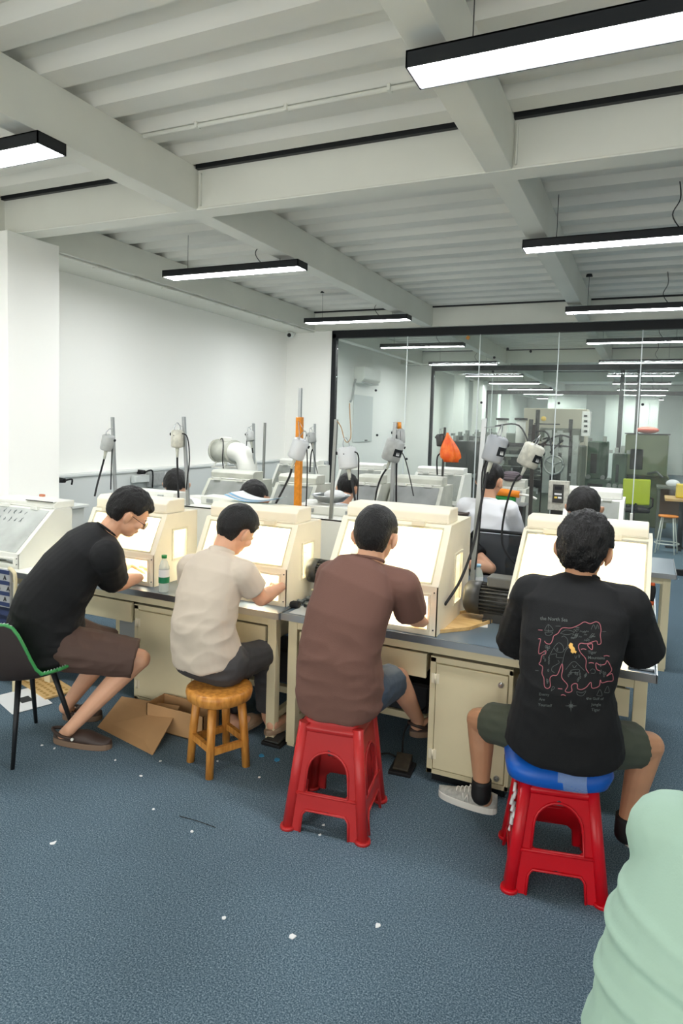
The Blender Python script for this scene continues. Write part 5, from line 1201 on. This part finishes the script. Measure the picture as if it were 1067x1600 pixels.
# white container with red mark, jars, control box, green bits (second row)
p = A(308, 760, 4.9); simple('tub', 'white plastic tub with a red leaf mark beside the bent head at the left', 'tub', (p.x, 4.9, ZD + .001), [('tub', MB().cyl((0, 0, 0), (0, 0, .36), .085, .095, n=28), M_HOODW, 0), ('red_mark', MB().ell((-.025, -.092, .27), (.02, .006, .032), rot=(0, -.6, 0)).ell((.025, -.092, .27), (.02, .006, .032), rot=(0, .6, 0)), M_RED, 0)])
p = A(487, 770, 5.0); simple('duct_cone', 'cream plastic cone beside the second row hood, right of the orange pole', 'funnel', (p.x, 5.0, ZD + .001), [('cone', MB().cyl((0, 0, 0), (0, 0, .40), .11, .05, n=24), M_HOODW, 0)])
p = A(872, 772, 5.75); t = thing('control_box', 'grey control box with small screen behind the dark motor', 'control box', (p.x, 5.75, p.z)); t.scale = (.72, .72, .72)
b_ = MB(); b_.box(-.11, .11, 0, .12, -.19, .15); b_.build('housing', M_GREYL, t, bevel=.006); b_ = MB(); b_.box(-.06, .06, -.006, 0, -.10, .11); k_ = b_.build('key_panel', M_DKG, t); b_ = MB(); b_.box(-.04, .04, -.009, -.006, .05, .09); b_.build('screen', M_BLACK, k_)
b_ = MB(); b_.box(-.04, -.01, -.009, -.006, -.05, -.03); b_.build('yellow_key', mat('yellow_card', (238, 206, 96), .6), k_); b_ = MB(); b_.box(0, .04, -.009, -.006, -.05, -.03); b_.box(-.04, .04, -.009, -.006, -.01, .01); b_.build('white_key', M_PAPER, k_)
b_ = MB(); b_.box(-.08, .08, .02, .1, (ZD - p.z) / .72, -.19); b_.build('bracket', M_DKG, t)
p = A(800, 770, 5.6); simple('power_tool', 'orange tool with pale tip next to the ear of the man in white', 'tool', (p.x, 5.6, p.z), [('handle', MB().cyl((-.12, 0, .0), (.06, 0, -.01), .035, .028), mat('orange_rubber2', (240, 140, 30), .5), 0), ('tip', MB().tube([(.06, 0, -.01), (.14, 0, -.015), (.2, 0, -.04)], .01, 8, sub=3), M_HOODW, 0), ('green_base', MB().cyl((-.14, 0, -.05), (.03, 0, -.06), .03), mat('green_cap', (30, 130, 60), .4), 0)])
simple('tool_stand', 'dark steel stand under the orange tool', 'stand', (p.x, 5.62, ZD + .001), [('stand', MB().box(-.16, .10, -.08, .1, 0, p.z - ZD - .10), M_DKG, .004), ('shelf', MB().box(-.18, .12, -.1, .12, p.z - ZD - .10, p.z - ZD - .09), M_STEEL, .002)])
p = A(745, 795, 0 + 5.9); simple('basin', 'dark round basin rim in front of the grimy hood', 'basin', tuple(A(702, 800, 5.0)), [('rim', MB().lathe([(.14, -.03), (.155, 0), (.15, .01), (.13, .0)], n=32), mat('dark_rubber', (70, 58, 50), .6), 0)])
p = A(875, 765, 6.0)
t = thing('hood_guard', 'orange taped side guard at the right white hood', 'guard', (-.09, 5.62, ZD + .001)); b_ = MB(); b_.box(0, .02, 0, .03, 0, .42); b_.box(0, .03, -.02, .4, 0, .09); b_.build('frame', M_HOODW, t); b_ = MB(); b_.box(.02, .07, -.01, .02, .0, .3); b_.box(-.4, .02, -.03, -.01, .0, .07); b_.build('orange_tape', M_ORANGE, t, bevel=.008)
# camera dome on the wall
p = A(453, 523, 9.3); simple('security_camera', 'small white security camera in the ceiling corner', 'camera', (p.x, 9.3, p.z), [('body', MB().ell((0, 0, 0), (.06, .06, .06)).box(-.02, .02, -.02, .15, .02, .05), M_LEDGE, 0), ('lens', MB().ell((0.012, -.045, -.012), (.032, .03, .032)), M_BLACK, 0)])
# debris
SCR = ['white scrap on the open carpet at the bottom centre, right of its nearest neighbour', 'white scrap on the open carpet at the bottom centre, the left of two', 'white scrap on the open carpet near the left edge', 'tiny scrap between the wooden stool and the plain red stool',
    'tiny scrap on the carpet in front of the flattened cardboard box', 'tiny scrap just right of the wooden stool legs', 'tiny scrap left of the heel of the near clog', 'tiny scrap behind the heel of the near clog', 'tiny scrap between the cardboard box and the wooden stool',
    'tiny scrap at the toe of the near clog', 'tiny scrap between the front feet of the plain red stool', 'tiny scrap under the plain red stool', 'tiny scrap under the bench above the foot pedal', 'small scrap alone on the carpet below the wire offcut', 'tiny scrap just above the wire offcut', 'tiny scrap left of the wire offcut',
    'tiny scrap by the front right foot of the plain red stool', 'tiny scrap between the legs of the green chair', 'tiny scrap on the carpet at the right edge before the glass']
random.seed(11); M_DB = mat('debris_blue', (60, 150, 200), .7)
for k, (px, py) in enumerate(((590, 1447), (457, 1465), (83, 1318), (405, 1215), (220, 1213), (340, 1190), (85, 1170), (107, 1160), (250, 1190), (180, 1188), (506, 1290), (520, 1200), (640, 1100), (350, 1435), (300, 1300), (240, 1265), (500, 1305), (66, 1165), (1060, 905))):
    p = aZ(px, py, 0); b_ = MB(); r_ = .012 if k < 3 else .007; n = 6
    b_.prism([(r_ * random.uniform(.5, 1.4) * math.cos(2 * PI * j / n), r_ * random.uniform(.5, 1.4) * math.sin(2 * PI * j / n)) for j in range(n)], 'z', 0, .003)
    o = b_.build('paper_scrap', M_PAPER); o.location = (p.x, p.y, .001); o.rotation_euler = (0, 0, random.uniform(0, 3)); tag(o, SCR[k], 'scrap', 'tiny white scraps on the carpet')
for k, (px, py) in enumerate(((408, 1181), (432, 1188))):
    p = aZ(px, py, 0); b_ = MB(); b_.prism([(.02 * random.uniform(.6, 1.2) * math.cos(2 * PI * j / 6), .02 * random.uniform(.6, 1.2) * math.sin(2 * PI * j / 6)) for j in range(6)], 'z', 0, .003)
    o = b_.build('blue_scrap', M_DB); o.location = (p.x, p.y, .001); tag(o, 'small blue scrap on the carpet by the polo man, %s' % ('left one', 'right one')[k], 'scrap', 'blue scraps on the carpet')
p = aZ(307, 1285, 0); q_ = aZ(337, 1294, 0); t = thing('wire_offcut', 'short dark wire offcut lying on the open carpet', 'wire', (p.x, p.y, .003)); b_ = MB(); d_ = aZ(280, 1276, 0) - p; e_ = q_ - p; b_.tube([V(d_.x, d_.y, 0), V(0, .004, .002), V(e_.x, e_.y, 0)], .0016, 5, sub=5); b_.build('wire', M_RUB, t)
# ================================================================== BEYOND THE GLASS
# air conditioner with hose on left wall
p = aX(578, 588, -5.2); t = thing('air_conditioner', 'white wall air conditioner beyond the glass on the left', 'air conditioner', (-5.36, p.y, p.z))
b_ = MB(); b_.prism([(0, -.16), (.14, -.16), (.22, -.08), (.22, .16), (0, .16)], 'y', -.45, .45); o = b_.build('casing', M_HOODW, t, bevel=.015); b_ = MB(); b_.box(.13, .2, -.4, .4, -.158, -.14); b_.build('vent', M_GREYM, t)
b_ = MB(); b_.tube([(.05, -.46, -.1), (.06, -.55, -.2), (.05, -.6, -.45), (.03, -.65, -.55)], .02, 10, sub=5); b_.build('hose', M_GREYM, t)
p = aX(640, 690, -5.3); simple('wall_panel', 'white access panel on the wall beyond the glass', 'panel', (-5.357, aX(570, 665, -5.3).y, 1.85), [('panel', MB().box(0, .02, -.5, .5, -.4, .55), M_LEDGE, .004), ('handle', MB().box(.02, .035, .1, .22, -.38, -.36), M_DKG, 0)])
MG = mat('machine_grey_green', (104, 110, 96), .5, var=.25, vscale=4); MGD = mat('machine_dark', (44, 47, 42), .55, var=.25, vscale=6); MGG = mat('machine_green', (84, 106, 86), .5, var=.15, vscale=4); MST = mat('machine_steel', (160, 164, 158), .35, .7, var=.2, vscale=9)
def Px(px, py, Y): return A(px, py, Y)
# big moulding machine
Y0 = 12.2; c0 = A(850, 740, Y0).x; s = 11.6 / F_PX * 1.1
t = thing('moulding_machine', 'big grey green machine with handwheel and two white cylinders beyond the glass', 'machine', (c0, Y0, 0))
def zx(px, py): p = A(px, py, Y0); return p.x - c0, p.z
def rect(b_, x0p, x1p, y0p, y1p, d0, d1):
    xa, za = zx(x0p, y0p); xb, zb = zx(x1p, y1p); b_.box(min(xa, xb), max(xa, xb), d0, d1, min(za, zb), max(za, zb))
b_ = MB(); rect(b_, 765, 905, 692, 775, 0, 1.0); rect(b_, 842, 905, 668, 692, .1, .9); xa, _ = zx(765, 700); xb, _ = zx(905, 700); b_.box(xa, xb, 0, 1.0, 0, 1.0); o = b_.build('main_frame', MG, t, bevel=.02)
b_ = MB()
for a, e, u, v in ((765, 852, 708, 716), (765, 850, 726, 731), (765, 850, 745, 750), (852, 858, 672, 770), (866, 871, 676, 740), (880, 885, 676, 770), (896, 900, 680, 770)): rect(b_, a, e, u, v, -.08, 0)
b_.build('rails', MST, t)
b_ = MB()
for a, e, u, v in ((800, 812, 704, 765), (814, 826, 752, 770), (770, 790, 732, 742), (795, 850, 733, 742), (872, 880, 700, 765), (888, 896, 690, 760), (760, 850, 690, 700)): rect(b_, a, e, u, v, -.05, .0)
b_.build('recess_panels', MGD, t)
b_ = MB()
for px in (734 + 37, 735 + 74): pass
for px in (778, 808):
    x_, z1_ = zx(px, 657); _, z0_ = zx(px, 688); b_.cyl((x_, .4, z0_ - .2), (x_, .4, z1_), .085, n=24)
b_.build('white_cylinder', M_HOODW, t)
b_ = MB()
for px in (778, 808): x_, z1_ = zx(px, 656); b_.cyl((x_, .4, z1_), (x_, .4, z1_ + .04), .12, n=24)
b_.build('cylinder_cap', MGD, t)
x_, z_ = zx(866, 726); b_ = MB(); b_.tube([(x_ + .16 * math.cos(2 * PI * k / 32), -.13, z_ + .16 * math.sin(2 * PI * k / 32)) for k in range(33)], .018, 8)
b_.cyl((x_, -.14, z_), (x_, .0, z_), .04)
for k in range(3): b_.tube([(x_, -.13, z_), (x_ + .16 * math.cos(k * 2.1 + .5), -.13, z_ + .16 * math.sin(k * 2.1 + .5))], .014, 6)
b_.cyl((x_, -.10, z_), (x_, -.09, z_), .15, n=32); b_.build('handwheel', MST, t)
b_ = MB(); random.seed(2)
for k in range(7):
    x1_, z1_ = zx(random.uniform(770, 900), random.uniform(665, 700)); x2_, z2_ = zx(random.uniform(770, 905), random.uniform(690, 745)); b_.tube([(x1_, -.06, z1_), ((x1_ + x2_) / 2 + .1, -.15, max(z1_, z2_) + .02), (x2_, -.1, z2_)], .014, 8, sub=6)
b_.build('hose', M_RUB, t)
b_ = MB(); 
for a, e, u, v in ((833, 873, 661, 664), (825, 829, 655, 700), (836, 839, 640, 700), (888, 892, 655, 690)): rect(b_, a, e, u, v, .1, .15)
b_.build('gantry', MGD, t)
b_ = MB(); random.seed(9)
for k in range(46):
    px_, py_ = random.uniform(768, 900), random.uniform(672 if k % 3 == 0 else 698, 768); w__, h__ = random.uniform(2, 9), random.uniform(2, 9)
    if px_ < 842 and py_ < 695: continue
    rect(b_, px_, px_ + w__, py_, py_ + h__, -.03 - .05 * random.random(), 0)
b_.build('fittings', MST, t)
b_ = MB()
for k in range(26):
    px_, py_ = random.uniform(768, 895), random.uniform(700, 766); rect(b_, px_, px_ + random.uniform(2, 7), py_, py_ + random.uniform(3, 12), -.025, 0)
b_.build('vents', MGD, t)
xl, zl = zx(848, 654); b_ = MB(); b_.ell((xl, .1, zl), (.045, .045, .045)); b_.build('warning_lamp', mat('lamp_yellow', (236, 200, 90), .4), t)
b_ = MB(); rect(b_, 908, 919, 642, 682, .2, .45); o = b_.build('control_panel', M_HOODW, t, bevel=.01); b_ = MB()
for k in range(4): rect(b_, 911, 916, 648 + k * 8, 651 + k * 8, .18, .2)
b_.build('buttons', MGD, o)
# further machines
def machine(name, label, px, Y, x0, x1, top, depth, m, details, wheel=False):
    c = A(px, 740, Y).x; t = thing('workshop_machine', label, 'machine', (c, Y, 0)); b_ = MB(); b_.box(x0, x1, 0, depth, 0, top * .55); b_.box(x0 + .08, x1 - .08, .1, depth - .05, top * .55, top); b_.build('casing', m, t, bevel=.03)
    b_ = MB(); b_.box(x0 + .12, x1 - .12, -.02, 0, top * .2, top * .5); b_.box(x0 + .15, (x0 + x1) / 2, .08, .1, top * .62, top * .85); b_.build('panel', MGD, t, bevel=.005)
    b_ = MB()
    for k in range(details): a = x0 + (x1 - x0) * (k + .5) / details; b_.cyl((a, -.08, top * .58), (a, .02, top * .58), .04); b_.box(a - .03, a + .03, -.1, .1, top, top + .06 + .04 * (k % 3))
    b_.build('knobs', MST, t); return t
machine('m', 'grey green machine at the left beyond the glass, behind the orange bag', 730, 12.6, -.55, .45, 1.55, .8, MGD, 5)
machine('m', 'green machine right of the big machine with a dark window', 934, 13.6, -.3, .22, 1.62, .8, MGG, 2)
t = thing('sheet_cabinet', 'tall khaki machine cabinet behind the lime chair with a pink bag on top', 'machine', (A(1003, 740, 14.0).x, 14.0, 0))
b_ = MB(); b_.box(-.42, .47, 0, .8, .0, 1.0); b_.box(-.32, .42, -.3, .7, 1.0, 1.78); b_.build('casing', mat('khaki', (118, 130, 96), .45, var=.15, vscale=3), t, bevel=.03)
b_ = MB(); b_.box(-.22, 0, -.32, -.3, 1.12, 1.5); b_.box(-.34, .44, -.32, .72, 1.78, 1.80); b_.build('panel', MGD, t, bevel=.01)
b_ = MB(); b_.ell((-.12, -.05, 1.03), (.2, .15, .1)); b_.tube([(.1, -.3, 1.05), (.25, -.4, 1.1), (.35, -.42, 1.0)], .02); b_.build('spindle', MST, t)
simple('plastic_bag', 'pink plastic bag on top of the khaki machine cabinet', 'bag', (t.location.x + .05, 14.0, 1.802), [('bag', MB().ell((0, 0, .06), (.2, .13, .065), n=24), mat('pink_bag', (240, 130, 110), .5, bump=.5, bscale=8), 0)])
machine('m', 'dark green lathe between the big machine and the khaki cabinet', 966, 13.2, -.2, .2, 1.42, .7, MGG, 4)
machine('m', 'dark machine far behind, left of the second glass frame', 712, 16.3, -.2, .7, 1.6, .9, MGD, 5)
t = thing('storage_rack', 'tall beige cabinet block behind the big machine', 'cabinet', (A(862, 740, 14.3).x, 14.3, 0)); b_ = MB(); b_.box(-.62, .62, 0, .6, 0, 2.25); b_.build('casing', mat('beige_panel', (196, 192, 170), .6), t, bevel=.01); b_ = MB(); b_.box(-.6, .6, -.01, 0, 1.2, 1.215); b_.box(-.005, .005, -.01, 0, .1, 2.2); b_.build('door_gap', MGD, t)
machine('m', 'large pale machine far behind in the middle', 800, 18.5, -1.2, 1.0, 1.7, 1.0, MG, 6)
# lime chair
p = A(1000, 780, 13.2); t = thing('office_chair', 'lime green office chair beyond the glass', 'chair', (A(992, 800, 12.4).x, 12.4, 0), PI + .2)
b_ = MB(); b_.box(-.22, .22, -.02, .02, .58, 1.02); b_.build('backrest', mat('lime', (186, 200, 50), .7), t, bevel=.03); b_ = MB(); b_.box(-.24, .24, -.45, .02, .44, .52); b_.build('seat', M_RUB, t, bevel=.03)
b_ = MB(); b_.cyl((0, -.2, .06), (0, -.2, .44), .03); b_.tube([(0, .0, .6), (0, .05, .5), (0, -.1, .45)], .025)
for k in range(5): b_.tube([(0, -.2, .09), (.28 * math.cos(k * 1.257), -.2 + .28 * math.sin(k * 1.257), .04)], .018)
for sg in (-1, 1): b_.tube([(sg * .24, -.15, .5), (sg * .3, -.15, .55), (sg * .3, -.15, .68), (sg * .3, -.32, .68)], .016)
b_.build('base', M_BLACK, t)
# tables at right beyond the glass
p = aY(1052, 770, 11.6); t = thing('wooden_table', 'small wooden topped table at the right edge beyond the glass', 'table', (A(1040, 768, 11.4).x, 11.4, 0))
b_ = MB(); b_.box(0, .9, 0, .6, .77, .81); b_.build('tabletop', M_BOARD, t, bevel=.004)
b_ = MB(); b_.cyl((.25, .3, .03), (.25, .3, .77), .04); b_.box(.05, .5, .28, .32, 0, .03); b_.box(.23, .27, .05, .55, 0, .03); b_.build('pedestal', M_BLACK, t)
t = thing('steel_bench', 'grey framed bench with brown panel beyond the glass, right of the lime chair', 'bench', (A(1026, 762, 12.6).x, 12.6, 0)); b_ = MB(); b_.box(0, 1.2, 0, .7, .86, .89); b_.build('benchtop', MG, t)
for x in (.02, 1.14):
    for y in (.02, .64): b_ = MB(); b_.box(x, x + .04, y, y + .04, 0, .86); b_.build('leg', MG, t)
b_ = MB(); b_.box(.06, 1.14, .6, .62, .3, .85); b_.build('back_panel', mat('brown_panel', (120, 88, 66), .6), t); b_ = MB(); b_.box(.06, 1.14, .05, .6, .28, .30); b_.build('lower_shelf', MG, t)
p = A(1030, 760, 12.7); simple('paper_bundle', 'crumpled white bundle on the grey framed bench', 'bundle', (t.location.x + .25, 12.8, .892), [('bundle', MB().ell((0, 0, .06), (.11, .09, .07)), M_PAPER, 0)])
simple('yellow_case', 'yellow case standing on the wooden topped table', 'case', (A(1062, 745, 11.6).x + .02, 11.65, .811), [('case', MB().box(-.06, .2, -.08, .08, 0, .22), mat('yellow_plastic', (226, 196, 30), .5), .02)])
t = thing('white_stool', 'white wire stool with orange seat under the table beyond the glass', 'stool', (A(1043, 825, 11.2).x, 11.2, 0))
b_ = MB(); b_.cyl((0, 0, .55), (0, 0, .57), .14); b_.build('seat', mat('orange_rubber2', (240, 140, 30), .5), t)
for k in range(4): a = k * PI / 2 + .6; b_ = MB(); b_.tube([(.11 * math.cos(a), .11 * math.sin(a), .55), (.19 * math.cos(a), .19 * math.sin(a), 0)], .01); b_.build('leg', M_HOODW, t)
b_ = MB(); b_.tube([(.17 * math.cos(a), .17 * math.sin(a), .15) for a in [k * PI / 8 for k in range(17)]], .008); b_.build('foot_ring', M_HOODW, t)
# equipment behind the hoods on the third row: white shelf unit and bottles
